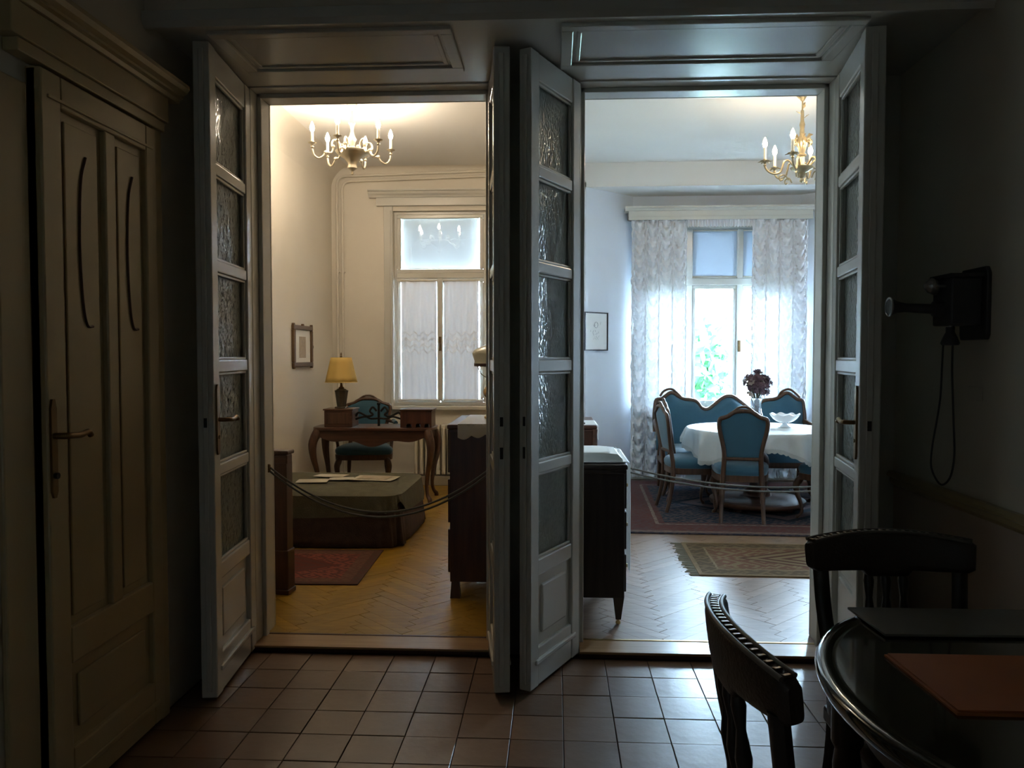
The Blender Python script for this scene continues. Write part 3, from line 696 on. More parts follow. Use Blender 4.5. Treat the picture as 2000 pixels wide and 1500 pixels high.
# writing desk with cabriole legs and superstructure
def cabriole(q, x, y, z0, z1, ox, oy, r=.03):
    """S-curved leg bowing out towards (ox, oy)"""
    H = z1-z0
    pr = [(1, 0, 1.25), (.92, .35, 1.45), (.80, .75, 1.35), (.62, .62, 1.05), (.42, .12, .75), (.22, -.15, .58), (.10, .05, .55), (.04, .5, .75), (0, .55, .7)]
    pts = smooth_path([(x+ox*a*.055, y+oy*a*.055, z0+H*t) for t, a, _ in pr], 3)
    rs = []
    for i in range(len(pr)-1):
        for j in range(3): rs.append(r*(pr[i][2]+(pr[i+1][2]-pr[i][2])*j/3))
    rs.append(r*pr[-1][2]); q.tube(pts, rs, 8); return q
dk = thing('writing_desk', 'carved walnut writing desk with curved legs below the window', 'desk', (-1.80, 7.88, FZ))
hx, hy, DZ = .60, .225, .735
out = []
for i in range(48):
    a = 2*PI*i/48; c, s = math.cos(a), math.sin(a)
    out.append((math.copysign(abs(c)**.32, c)*(hx+.012), math.copysign(abs(s)**.5, s)*(hy+.02)))
MB().prism(out, DZ-.03, DZ, 'xy').build('desktop', 'mahog2', dk, bevel=.006)
bot = lambda x: .60 - .035*math.cos(x/hx*PI*1.0) - .02*math.cos(x/hx*PI*3)
for s in (-1, 1):
    o2 = [(-hx+.05, DZ-.03)] + [(x, bot(x)) for x in [(-hx+.05)+(2*hx-.1)*i/30 for i in range(31)]] + [(hx-.05, DZ-.03)]
    MB().prism(o2, s*hy-.012 - (s*.03), s*hy+.012-(s*.03), 'xz').build('apron', 'mahog2', dk, bevel=.003)
    o3 = [(-hy+.05, DZ-.03), (-hy+.05, .60), (0, .64), (hy-.05, .60), (hy-.05, DZ-.03)]
    MB().prism(o3, s*(hx-.04)-.012, s*(hx-.04)+.012, 'yz').build('apron', 'mahog2', dk, bevel=.003)
for sx in (-1, 1):
    for sy in (-1, 1): cabriole(MB(), sx*(hx-.055), sy*(hy-.045), 0, DZ-.03, sx, sy, .032).build('leg', 'walnut', dk, smooth=True)
bxl = MB().box(-.485, -.205, -.16, .10, DZ, DZ+.165).build('drawer_box', 'mahog2', dk, bevel=.005)
MB().box(-.495, -.195, -.17, .11, DZ+.165, DZ+.18).build('box_top', 'mahog2', bxl, bevel=.004)
MB().box(-.465, -.225, -.168, -.16, DZ+.03, DZ+.14).build('drawer_front', 'walnut', bxl, bevel=.004)
arch = [(.275, DZ), (.275, DZ+.165), (.585, DZ+.165), (.585, DZ)]
for c in (.54, .45, .36):
    arch += [(c+.026, DZ), (c+.026, DZ+.018)] + [(c+.026*math.cos(t), DZ+.018+.022*math.sin(t)) for t in (PI/5, 2*PI/5, 3*PI/5, 4*PI/5)] + [(c-.026, DZ+.018), (c-.026, DZ)]
bxr = MB().prism(arch, -.16, -.145, 'xz').prism(arch, .085, .10, 'xz').box(.275, .29, -.145, .085, DZ, DZ+.165).box(.57, .585, -.145, .085, DZ, DZ+.165).build('drawer_box', 'mahog', dk)
MB().box(.265, .595, -.17, .11, DZ+.165, DZ+.18).build('box_top', 'mahog2', bxr, bevel=.004)
q = MB()
for sgn in (1, -1):
    c = .03
    q.tube(smooth_path([(c+sgn*.02, -.02, DZ+.15), (c+sgn*.06, -.02, DZ+.19), (c+sgn*.09, -.02, DZ+.15), (c+sgn*.06, -.02, DZ+.115), (c+sgn*.12, -.02, DZ+.10), (c+sgn*.20, -.02, DZ+.135), (c+sgn*.235, -.02, DZ+.10)], 5), .011, 6)
    q.tube(smooth_path([(c, -.02, DZ+.08), (c+sgn*.08, -.02, DZ+.075), (c+sgn*.14, -.02, DZ+.095), (c+sgn*.235, -.02, DZ+.07)], 5), .010, 6)
q.tube([(.03, -.02, DZ), (.03, -.02, DZ+.21)], .013, 8)
q.build('scroll_gallery', 'iron', dk, smooth=True)
MB().lathe([(.004,0),(.018,.01),(.02,.022),(.012,.034),(.002,.04)], 10, (.03, -.02, DZ+.205)).build('gallery_finial', 'iron', dk, smooth=True)

# table lamp on the left drawer box
lp = thing('table_lamp', 'bronze urn table lamp with yellow fabric shade on the desk', 'lamp', (-2.145, 7.85, FZ+DZ+.181))
MB().box(-.055, .055, -.055, .055, 0, .015).build('foot', 'bronze', lp, bevel=.003)
vs = MB(); prof = [(.045, .015), (.048, .03), (.058, .10), (.068, .165), (.072, .175), (.06, .18), (.035, .195)]
vs.lathe(prof, 8, (0, 0, 0)); vs.build('body', 'bronze', lp)
MB().lathe([(.026,.195),(.03,.205),(.015,.215),(.01,.24),(.008,.27),(.008,.52)], 12).build('neck', 'oldbrass', lp, smooth=True)
sh = MB(); n = 48
def shf(u, v):
    a = 2*PI*u; r = .158-.056*v; r *= 1 + .012*math.cos(a*8) ; return (r*math.cos(a), r*math.sin(a), .262+.245*v)
s_ = sh.grid(shf, 64, 6, True).build('shade', 'shade', lp, smooth=True, thick=.003)
MB().tube([(.158*math.cos(2*PI*i/32), .158*math.sin(2*PI*i/32), .262) for i in range(32)], .004, 6, True).build('shade_trim', 'shade', s_)
MB().lathe([(.004,.505),(.012,.515),(.004,.53),(.009,.54),(.001,.56)], 8).build('finial', 'oldbrass', lp, smooth=True)
MB().tube([(-.10, 0, .505), (.10, 0, .505)], .003, 6).build('shade_spider', 'oldbrass', lp)

# upholstered parlour chairs -------------------------------------------------
BACK = [(0,.965),(.05,.962),(.09,.945),(.125,.918),(.16,.905),(.188,.895),(.198,.865),(.196,.82),(.185,.76),(.168,.69),(.155,.62),(.150,.55)]
def parlour_chair(name, label, cat='chair', arms=False, group=None, w=1.0):
    """origin under the seat centre, facing +y"""
    e = thing(name, label, cat, (0, 0, FZ), group=group); sb = -.21
    rake = lambda z: sb - max(0, z-.45)*.16
    half = smooth_path([(x*w, rake(z), z) for x, z in BACK], 3)
    full = [Vector((-p.x, p.y, p.z)) for p in half[::-1]] + half[1:]
    MB().tube(full, .019, 8).build('back_frame', 'walnut', e, smooth=True)
    MB().tube(smooth_path([(-.085*w, rake(.96)+.002, .955), (-.04*w, rake(.99), .992), (0, rake(1.0), 1.0), (.04*w, rake(.99), .992), (.085*w, rake(.96)+.002, .955)], 4), .011, 8).build('crest', 'walnut', e, smooth=True)
    MB().tube([(-.15*w, rake(.55), .55), (.15*w, rake(.55), .55)], .016, 8).build('lower_rail', 'walnut', e, smooth=True)
    # padded back
    hs = [(p.x, p.z) for p in half][::-1]     # bottom to top
    def width(z):
        for (xa, za), (xb, zb) in zip(hs, hs[1:]):
            if za <= z <= zb and zb > za: return xa+(xb-xa)*(z-za)/(zb-za)
        return 0.03
    q = MB()
    for sg, bul in ((1, .035), (-1, .012)):
        q.grid(lambda u, v: ((lambda z, W: ((2*u-1)*W, rake(z)+sg*bul*(1-(2*u-1)**4)*(1-(2*v-1)**6), z))(.555+v*.398, width(.555+v*.398)-.004)), 15, 16)
    q.build('back_pad', 'blue', e, smooth=True)
    # seat
    def seat_out(k, z):
        pts = []
        for i in range(40):
            a = 2*PI*i/40; c, s = math.cos(a), math.sin(a)
            X = math.copysign(abs(c)**.5, c)*.235*k*w; Y = math.copysign(abs(s)**.5, s)*.225*k
            X *= 1 + .13*(Y/.225); pts.append((X, Y, z))
        return pts
    q = MB(); rings = [(.97,.405),(1.0,.43),(1.0,.452),(.95,.475),(.82,.492),(.55,.505),(.2,.510)]
    vs = [p for k, z in rings for p in seat_out(k, z)]; fs = [(i*40+j, i*40+(j+1) % 40, (i+1)*40+(j+1) % 40, (i+1)*40+j) for i in range(len(rings)-1) for j in range(40)]
    fs += [tuple(range(39, -1, -1)), tuple(range(6*40, 7*40))]
    q.add(vs, fs).build('seat', 'blue', e, smooth=True)
    q = MB(); vs = seat_out(.99, .35)+seat_out(1.0, .405); fs = [(j, (j+1) % 40, 40+(j+1) % 40, 40+j) for j in range(40)] + [tuple(range(39, -1, -1)), tuple(range(40, 80))]
    q.add(vs, fs).build('seat_rail', 'walnut', e, smooth=True)
    for s in (-1, 1):
        MB().tube(smooth_path([(s*.150*w, rake(.56), .56), (s*.158*w, sb+.0, .43), (s*.165*w, sb-.005, .28), (s*.172*w, sb-.03, .12), (s*.176*w, sb-.065, 0)], 3), [.021]*4+[.022]*4+[.018]*5, 8).build('leg', 'walnut', e, smooth=True)
        cabriole(MB(), s*.20*w, .175, 0, .36, s*.6, .8, .023).build('leg', 'walnut', e, smooth=True)
        if arms:
            ar = MB().tube(smooth_path([(s*.17*w, rake(.74)+.01, .73), (s*.235*w, -.14, .72), (s*.27*w, .02, .70), (s*.262*w, .10, .685), (s*.25*w, .09, .62), (s*.232*w, .06, .50), (s*.228*w, .06, .40)], 4), .017, 8).build('arm', 'walnut', e, smooth=True)
            MB().tube([(s*.238*w, -.13, .738), (s*.268*w, -.0, .722)], .022, 8).build('arm_pad', 'blue', ar, smooth=True)
    return e
def put(o, x, y, face):
    """face = direction (dx, dy) the sitter looks"""
    o.location = (x, y, FZ); o.rotation_euler.z = math.atan2(face[1], face[0]) - PI/2
ac = parlour_chair('armchair', 'teal upholstered armchair with carved crest tucked behind the desk', arms=True, w=1.22)
put(ac, -2.03, 8.36, (.12, -1)); ac.location.z = FZ

# daybed with blankets
bd = thing('daybed', 'low daybed under an olive blanket and dark brown cover', 'bed', (-1.80, 6.42, FZ))
bw, bl = .62, .56      # half sizes x, y
MB().box(-bw+.03, bw-.03, -bl+.03, bl-.03, .05, .35).build('mattress', 'skirt', bd, bevel=.03)
for sx in (-1, 1):
    for sy in (-1, 1): MB().box(sx*(bw-.1)-.03, sx*(bw-.1)+.03, sy*(bl-.1)-.03, sy*(bl-.1)+.03, 0, .05).build('leg', 'mahog', bd)
def outline(u, gx, gy, rr):
    """rounded rectangle walked by u"""
    a = 2*PI*u; c, s = math.cos(a), math.sin(a); return math.copysign(abs(c)**rr, c)*gx, math.copysign(abs(s)**rr, s)*gy
def skf(u, v):
    x, y = outline(u, bw, bl, .22); a = 2*PI*u
    wv = (1-v)*(.022*math.sin(a*11)+.014*math.sin(a*23+1)); k = 1+(1-v)*.06
    return (x*k*(1+wv), y*k*(1+wv), .012+.36*v)
MB().grid(skf, 240, 9, True).build('bed_cover', 'skirt', bd, smooth=True, thick=.004)
def blf(u, v):
    if v < .45:
        t = v/.45; x, y = outline(u, bw+.015, bl+.015, .22); a = 2*PI*u
        drop = .13+.045*math.sin(a*3+.6)+.025*math.sin(a*7+2)+.014*math.sin(a*15)
        k = 1+.03*(1-t)+.02*math.sin(a*13)*(1-t)+.01*math.sin(a*31)*(1-t)
        return (x*k, y*k, .395-drop*(1-t))
    t = (v-.45)/.55; x, y = outline(u, bw+.015, bl+.015, .22+.3*t); k = 1-t
    z = .395+.025*math.sin(min(1, t*3)*PI/2) - .006*(1+math.sin(x*k*14)*math.cos(y*k*11))*min(1, t*4)
    return (x*k, y*k, z)
MB().grid(blf, 160, 24, True).build('blanket', 'blanket', bd, smooth=True)
# printed sheets lying on the bed
for i, (x, y, rz, w, h, lab) in enumerate(((-1.97, 6.33, .12, .25, .17, 'aged paper sheet nearest the wooden post on the daybed'), (-1.90, 6.62, -.1, .26, .16, 'aged paper sheet lying at the back of the daybed'),
                                           (-1.77, 6.46, .2, .20, .15, 'small aged paper sheet between the others on the daybed'), (-1.50, 6.50, -.12, .36, .26, 'largest aged paper sheet at the right end of the daybed'))):
    e = thing('paper_sheet', lab, 'paper', (x, y, FZ+.424), rz, group='papers on the daybed')
    MB().grid(lambda u, v: (w*(u-.5), h*(v-.5), .002+.006*abs(u-.5)*math.sin(v*3+i)), 8, 6).build('sheet', 'paper', e, thick=.0012)
    MB().box(-w*.36, w*.36, -h*.30, h*.30, .006, .0068).build('printed_area', 'print', e) if i == 3 else None

# wooden board with post by the doorway
hb = thing('bed_footboard', 'dark mahogany footboard with stout square post just inside the left doorway', 'footboard', (-1.655, 4.72, FZ), math.atan2(.08, -.80))
MB().box(-.043, .043, -.043, .043, .03, .80).build('post', 'mahog', hb, bevel=.004)
MB().box(-.055, .055, -.055, .055, 0, .03).build('post_foot', 'mahog', hb, bevel=.006)
MB().box(-.05, .05, -.05, .05, .03, .27).build('post_base', 'mahog', hb, bevel=.006)
MB().box(.0, .78, -.015, .015, .16, .80).build('panel', 'mahog2', hb, bevel=.003)
for i in range(6): MB().box(.09+i*.11, .125+i*.11, -.025, .025, .18, .79).build('slat', 'mahog2', hb, bevel=.004)
MB().box(-.045, .80, -.04, .04, .79, .85).build('top_rail', 'mahog2', hb, bevel=.008)
MB().box(-.055, .81, -.05, .05, .85, .875).build('cap', 'walnut', hb, bevel=.008)
MB().box(.72, .80, -.035, .035, 0, .80).build('rear_post', 'mahog', hb, bevel=.004)

# rug in the study
def rug(name, pts_c, w, h, rz, mat, label, thick=.010, fringe=None):
    e = thing(name, label, 'rug', (pts_c[0], pts_c[1], FZ+.0004), rz)
    q = MB().box(-w/2, w/2, -h/2, h/2, 0, thick); q.build('pile', mat, e, bevel=.003)
    if fringe:
        q = MB(); rnd = random.Random(4)
        for s in fringe:
            n = int(h/.022)
            for i in range(n):
                y = -h/2+h*(i+.5)/n; l = rnd.uniform(.05, .085); a = rnd.uniform(-.25, .25)
                q.obox((s*w/2, y, .004), (s*(w/2+l), y+l*a, .002), .010, .004)
        tag(q.build('fringe', 'rugfringe', e), kind='stuff')
    return e
M['rugfringe'] = plain('rug_fringe', (.22, .19, .13), .95, .2, 40)
M['rug_a'] = rug_mat('red_study_rug', 1.2, .90, [(.14, (.16, .085, .06)), (.06, (.10, .06, .045))], (.24, .075, .055), (.12, .05, .04), 13)
rug('prayer_rug', (-1.855, 5.31), 1.20, .88, 0, M['rug_a'], 'small reddish rug on the parquet in front of the daybed', .008)
bpy.data.objects['prayer_rug'].rotation_euler.z = .03
M['rug_b'] = rug_mat('large_persian_rug', 3.0, 2.75, [(.42, (.12, .05, .045)), (.37, (.26, .21, .17)), (.34, (.13, .055, .05)), (.10, (.22, .16, .13)), (.04, (.05, .05, .07))], (.030, .045, .065), (.12, .085, .085), 11)
rug('persian_rug', (2.05, 7.75), 3.0, 2.72, -.035, M['rug_b'], 'large dark persian carpet under the dining table', .012)
M['rug_c'] = rug_mat('small_caucasian_rug', 1.75, .90, [(.20, (.16, .085, .05)), (.155, (.27, .20, .12)), (.14, (.12, .085, .05)), (.03, (.24, .17, .10))], (.17, .08, .05), (.22, .155, .085), 9)
rug('fringed_rug', (1.83, 5.655), 1.75, .90, -.02, M['rug_c'], 'small fringed brown rug on the parquet before the large carpet', .009, (-1,))

# chest at the right edge of the left doorway
def chest(name, label, x0, x1, y0, y1, top, mat, foot_h, taper=True, castor=False):
    e = thing(name, label, 'chest', ((x0+x1)/2, (y0+y1)/2, FZ)); hx, hy = (x1-x0)/2, (y1-y0)/2; t = top-FZ
    MB().box(-hx+.015, hx-.015, -hy+.015, hy-.015, foot_h, t-.035).build('body', mat, e, bevel=.004)
    MB().box(-hx+.006, hx-.006, -hy+.006, hy-.006, t-.05, t-.028).build('top_moulding', mat, e, bevel=.005)
    MB().box(-hx, hx, -hy, hy, t-.028, t).build('top', mat, e, bevel=.008)
    for sx in (-1, 1):
        for sy in (-1, 1):
            q = MB(); cx, cy = sx*(hx-.045), sy*(hy-.045); a, b = (.03, .014) if taper else (.022, .03)
            zb = .03 if castor else 0
            q.add([(cx-b, cy-b, zb), (cx+b, cy-b, zb), (cx+b, cy+b, zb), (cx-b, cy+b, zb), (cx-a, cy-a, foot_h+.01), (cx+a, cy-a, foot_h+.01), (cx+a, cy+a, foot_h+.01), (cx-a, cy+a, foot_h+.01)],
                  [(0,3,2,1),(4,5,6,7),(0,1,5,4),(1,2,6,5),(2,3,7,6),(3,0,4,7)])
            lg = q.build('leg', mat, e)
            if castor: MB().lathe([(.004, 0), (.013, .006), (.014, .014), (.008, .022), (.010, .032)], 10, (cx, cy, 0)).build('castor', 'brass', lg, smooth=True)
    return e
ch = chest('wooden_chest', 'dark reddish brown chest of drawers inside the left doorway', -.64, -.105, 4.64, 5.36, 1.066, 'mahog', .10, False)
for sx in (-1,): 
    for z0 in (.15, .45, .75):
        d = MB().box(-.268, -.252, -.32, .32, z0, z0+.26).build('drawer', 'mahog2', ch, bevel=.005)
        for yy in (-.18, .18): MB().lathe([(.008, 0), (.012, .01), (.015, .02), (.004, .026)], 10).build('knob', 'oldbrass', d, smooth=True, loc=(-.268, yy, z0+.13))
# lace doily draped over the chest's front edge
dl = thing('lace_doily', 'white scalloped lace cloth draped over the front of the chest', 'doily', (-.37, 5.0, 1.067))
def dof(u, v):
    x = -.205+.41*u; sc = .018*abs(math.sin(u*PI*5)); L = .72+.085+sc
    s = v*L - (.02*math.sin(u*PI) if v > .98 else 0)
    if s < .74-.02-.0: return (x, .36-.02-s, .004)
    r = .006; t = s-(.74-.02)
    return (x, -.362-min(t, .012)*.5, .004-max(0, t-.004) )
MB().grid(dof, 51, 60).build('cloth', 'lace', dl, smooth=True)
# milk glass lamp on the chest
ml = thing('oil_lamp', 'lamp with white milk glass shade on the chest', 'lamp', (-.375, 5.02, 1.073))
MB().lathe([(.075,0),(.078,.012),(.06,.025),(.025,.05),(.018,.09),(.03,.11),(.075,.14),(.085,.17),(.07,.20),(.03,.215),(.028,.24)], 24).build('font', 'brass', ml, smooth=True)
MB().lathe([(.028,.24),(.033,.25),(.03,.30),(.025,.34)], 16).build('burner', 'brass', ml, smooth=True)
sd = MB().lathe([(.140,.350),(.138,.365),(.150,.400),(.153,.415),(.140,.435),(.105,.455),(.065,.468),(.045,.475),(.045,.485)], 32).build('shade', 'milk', ml, smooth=True)
MB().lathe([(.128,.330),(.141,.332),(.142,.350),(.130,.352)], 32).build('shade_ring', 'mahog', ml, smooth=True)
for k in range(3):
    a = PI+.5+k*2*PI/3
    MB().tube(smooth_path([(.13*math.cos(a), .13*math.sin(a), .335), (.10*math.cos(a), .10*math.sin(a), .28), (.03*math.cos(a), .03*math.sin(a), .245)], 4), .003, 6).build('shade_arm', 'oldbrass', ml)
MB().lathe([(.022,.34),(.026,.37),(.022,.45),(.02,.56)], 16).build('chimney', 'crystal', ml, smooth=True)

# framed picture on the study's left wall
pc = thing('picture_frame', 'narrow brown carved frame with small print on the left cream wall', 'picture', (SX0, 7.79, 1.355))
w, h = .50, .41
oo = []
def wavy(a, b, amp, n): return [(a[0]+(b[0]-a[0])*i/n, a[1]+(b[1]-a[1])*i/n) for i in range(n)]
ho, fo = .30, .045
MB().box(.0, .012, -ho+.03, ho-.03, .03, h-.03).build('mount', 'mount', pc)
MB().box(.012, .0135, -.10, .10, .09, .30).build('print', 'print', pc)
for (y0, y1, z0, z1) in ((-ho, ho, 0, fo), (-ho, ho, h-fo, h), (-ho, -ho+.055, fo, h-fo), (ho-.055, ho, fo, h-fo)):
    q = MB().box(.0, .03, y0, y1, z0, z1); q.build('frame_side', 'framewood', pc, bevel=.008)
for (yy, zz) in ((-ho+.02, h), (ho-.02, h), (0, h), (-ho+.02, 0), (ho-.02, 0), (ho, .2)):
    MB().tube([(.004, yy, zz), (.028, yy, zz)], .017, 10).build('corner_carving', 'framewood', pc, smooth=True)

# ================================================================== CHANDELIERS
def candle_bulb(parent, x, y, z, ch, bm):
    cup = MB().lathe([(.006,-.035),(.013,-.028),(.008,-.015),(.014,-.004),(.032,.003),(.036,.009),(.014,.011),(.013,.022)], 16, (x, y, z)).build('drip_cup', parent['metal'], parent, smooth=True)
    MB().lathe([(.0115,.0),(.0115,ch)], 12, (x, y, z+.012)).build('candle', 'candle', parent, smooth=True)
    MB().lathe([(.009,0),(.016,.012),(.0195,.030),(.014,.052),(.006,.072),(.001,.080)], 10, (x, y, z+.012+ch)).build('bulb', bm, parent, smooth=True)
def chandelier(name, label, loc, top, arms, a0, r, mat, bowl, stem, path, cup_z, ch, bm, ornate=False):
    e = thing(name, label, 'chandelier', loc)
    MB().lathe(bowl, 28).build('bowl', mat, e, smooth=True)
    MB().lathe(stem, 20).build('stem', mat, e, smooth=True)
    MB().lathe([(.006, stem[-1][1]), (.006, top-.05)], 8).build('rod', mat, e, smooth=True)
    MB().lathe([(.012, top-.10), (.03, top-.07), (.05, top-.03), (.06, top)], 20).build('canopy', mat, e, smooth=True)
    for k in range(arms):
        a = a0+2*PI*k/arms
        ar = MB().tube(smooth_path([(p, 0, z) for p, z in path], 5), .008, 8).build('arm', mat, e, smooth=True, rz=a); ar['metal'] = mat
        del_ = ar
        candle_bulb(ar, r, 0, cup_z, ch, bm)
        if not ornate:
            for (p, z) in ((.155, .035), (.215, -.02)): MB().lathe([(.002,-.016),(.012,-.01),(.016,0),(.012,.01),(.002,.016)], 10, (p, 0, z)).build('knop', mat, ar, smooth=True)
        else:
            q = MB()
            for j in range(5):
                b = 2*PI*j/5; q.add([(r, 0, cup_z+.002), (r+.03*math.cos(b-.3), .03*math.sin(b-.3), cup_z+.006), (r+.055*math.cos(b), .055*math.sin(b), cup_z-.004), (r+.03*math.cos(b+.3), .03*math.sin(b+.3), cup_z+.006)], [(0,1,2,3)])
            q.build('leaf_cup', mat, ar, thick=.003)
            q = MB().tube(smooth_path([(.10, 0, .02), (.13, 0, .06), (.17, 0, .05), (.165, 0, .02), (.145, 0, .025)], 4), .006, 6); q.build('leaf_scroll', mat, ar, smooth=True)
        if 'metal' in ar: del ar['metal']
    return e
zb = 2.952
chandelier('silver_chandelier', 'six armed silver chandelier with lit candle bulbs in the left room', (-1.67, 6.5, zb), SCZ-zb, 6, math.radians(-96), .32, 'silver',
    [(.002,0),(.010,.004),(.012,.018),(.006,.03),(.020,.04),(.040,.055),(.036,.075),(.034,.085),(.042,.105),(.062,.128),(.095,.152),(.125,.172),(.136,.185),(.138,.192),(.130,.196),(.06,.20)],
    [(.03,.195),(.035,.21),(.018,.235),(.028,.27),(.036,.29),(.022,.32),(.012,.36),(.018,.40),(.030,.42),(.018,.45),(.010,.49)],
    [(.10,.20),(.095,.225),(.115,.265),(.15,.27),(.165,.235),(.155,.20),(.17,.165),(.21,.165),(.24,.13),(.275,.115),(.308,.14),(.32,.185)], .225, .085, 'bulb_s')
for o in bpy.data.objects:   # knops sit on the arm's curve
    if o.name.startswith('knop'): o.location.z = .185
zb = 2.826
e = chandelier('gilt_chandelier', 'ornate gilt chandelier with leafy stem and lit candles in the daylit room', (1.925, 6.4, zb), DCZ-zb, 6, 0, .285, 'gilt',
    [(.002,0),(.014,.008),(.018,.02),(.010,.035),(.022,.045),(.030,.06),(.028,.075),(.055,.09),(.085,.11),(.088,.12),(.06,.128)],
    [(.03,.125),(.022,.14),(.022,.20),(.034,.205),(.036,.215),(.020,.225),(.030,.26),(.042,.30),(.036,.34),(.020,.37),(.016,.42),(.022,.45),(.014,.48),(.012,.56)],
    [(.05,.12),(.08,.15),(.105,.175),(.135,.165),(.15,.12),(.165,.085),(.205,.07),(.25,.085),(.278,.115),(.285,.14)], .165, .10, 'bulb_d', True)
for k in range(6):
    a = k*PI/3+.4; q = MB()
    q.tube(smooth_path([(.03, 0, .30), (.055, 0, .33), (.075, 0, .305), (.065, 0, .28)], 4), .007, 6)
    q.add([(.03, 0, .34), (.06, -.018, .37), (.085, 0, .36), (.06, .018, .365)], [(0,1,2,3)])
    q.build('acanthus_leaf', 'gilt', e, rz=a, thick=.003)
for k in range(5):
    a = k*2.4; z = .50+k*.035; MB().add([(.012, 0, z), (.03, -.014, z+.02), (.052, 0, z+.03), (.03, .014, z+.015)], [(0,1,2,3)]).build('stem_leaf', 'gilt', e, rz=a, thick=.003)

# ================================================================== BARRIER CORDS
def swag(p, q, sag, n=40):
    p, q = Vector(p), Vector(q); return [p.lerp(q, i/n) - Vector((0, 0, sag*4*(i/n)*(1-i/n))) for i in range(n+1)]
for i, (za, zb2, sag, lab) in enumerate(((.895, .895, .235, 'upper barrier cord swagged across the left doorway'), (.875, .875, .240, 'lower barrier cord swagged across the left doorway'))):
    e = thing('barrier_cord', lab, 'cord', (OL0, 4.05, za), group='cords across the left doorway')
    MB().tube(swag((.006, 0, 0), (OL1-OL0-.006, 0, zb2-za), sag), .0055, 8).build('cord', 'rope', e, smooth=True)
    for x in (.006, OL1-OL0-.006): MB().lathe([(.004,-.012),(.010,-.008),(.010,.008),(.004,.012)], 10, (x, 0, 0)).build('end_hook', 'oldbrass', e)
for i, (z, sag, lab) in enumerate(((.90, .262, 'upper barrier cord stretched before the dining chairs'), (.875, .265, 'lower barrier cord stretched before the dining chairs'))):
    e = thing('barrier_cord', lab, 'cord', (0.005, 5.08, z), group='cords in the daylit room')
    MB().tube(swag((.0, 0, 0), (2.8, 0, 0), sag), .0055, 8).build('cord', 'rope', e, smooth=True)
    for x in (0.0, 2.8): MB().lathe([(.004,-.012),(.010,-.008),(.010,.008),(.004,.012)], 10, (x, 0, 0)).build('end_hook', 'oldbrass', e)
e = thing('rope_stanchion', 'slim brass stanchion holding the far end of the cords', 'stanchion', (2.815, 5.08, FZ))
MB().lathe([(.13,0),(.13,.012),(.05,.03),(.016,.05)], 24).build('base', 'brass', e, smooth=True)
MB().lathe([(.014,.04),(.014,.90)], 14).build('post', 'brass', e, smooth=True)
MB().lathe([(.014,.90),(.026,.915),(.02,.94),(.002,.955)], 14).build('finial', 'brass', e, smooth=True)
#SPLIT

# ================================================================== DINING ROOM
ch = chest('dark_bureau', 'dark bureau on tapered castor legs just inside the right doorway', .022, .385, 4.21, 5.02, .895, 'chestd', .15, True, True)
for z0 in (.18, .41, .63):
    d = MB().box(.165, .178, -.37, .37, z0, z0+.20).build('drawer', 'chestd', ch, bevel=.004)
    for yy in (-.2, .2): MB().lathe([(.004,-.012),(.014,-.008),(.014,.008),(.004,.012)], 10).build('knob', 'brass', d, smooth=True, loc=(.186, yy, z0+.10))
# lace runner over the bureau
lr = thing('lace_runner', 'pale lace runner hanging down the drawer side of the dark bureau', 'runner', (.20, 4.62, .8965))
def lrf(u, v):
    y = -.30+.60*u; L = .205+.60; s = v*L
    if s < .19: return (s, y, .002)
    t = s-.19; return (.19+.018*min(1, t/.02)+.004*math.sin(u*40)*min(1, t*5), y, .002-max(0, t-.008) - (.012*abs(math.sin(u*PI*12)) if v > .985 else 0))
MB().grid(lrf, 61, 60).build('cloth', 'lace', lr, smooth=True)
# open book with white pages
bk = thing('open_book', 'thick white book lying on the dark bureau', 'book', (.235, 4.46, .8995))
MB().box(-.20, .145, -.20, .24, 0, .006).build('cover', 'bookw', bk, bevel=.001)
MB().prism([(-.19, .006), (.128, .006), (.125, .02), (.10, .044), (.02, .052), (-.19, .052)], -.19, .14, 'xz').build('page_block', 'bookw', bk)
MB().prism([(-.19, .006), (.135, .006), (.128, .022), (.10, .034), (-.19, .038)], .14, .23, 'xz').build('page_block', 'bookw', bk)
MB().box(-.15, .06, -.17, .10, .0522, .0535).build('loose_sheet', 'bookw', bk)
# second cabinet further back
cb = chest('side_cabinet', 'dark side cabinet with carved corner against the partition wall', .022, .33, 6.28, 7.2, .915, 'mahog', .10, True, False)
MB().lathe([(.018,.0),(.022,.05),(.016,.10),(.022,.20),(.018,.40),(.024,.60),(.02,.72),(.024,.76)], 12, (.135, -.44, .10)).build('corner_column', 'mahog2', cb, smooth=True)
MB().box(.139, .15, -.38, .38, .16, .80).build('door', 'mahog2', cb, bevel=.006)
dl = thing('lace_mat', 'small lace mat hanging over the corner of the side cabinet', 'doily', (.20, 6.55, .9165))
def dmf(u, v):
    y = -.22+.44*u; s = v*.25
    if s < .125: return (s, y, .002)
    t = s-.125; return (.125+.02*min(1, t/.02), y, .002-max(0, t-.006)-.01*abs(math.sin(u*PI*6))*(v > .95))
MB().grid(dmf, 37, 24).build('cloth', 'lace', dl, smooth=True)
cs = thing('candlestick', 'small dark candlestick on the side cabinet behind the door leaf', 'candlestick', (.20, 6.42, .9188))
MB().lathe([(.04,0),(.042,.008),(.02,.02),(.010,.04),(.014,.08),(.009,.13),(.012,.18),(.022,.20),(.022,.215),(.010,.22)], 16).build('stick', 'bronze', cs, smooth=True)
MB().lathe([(.009,.22),(.009,.29)], 10).build('candle', 'candle', cs, smooth=True)

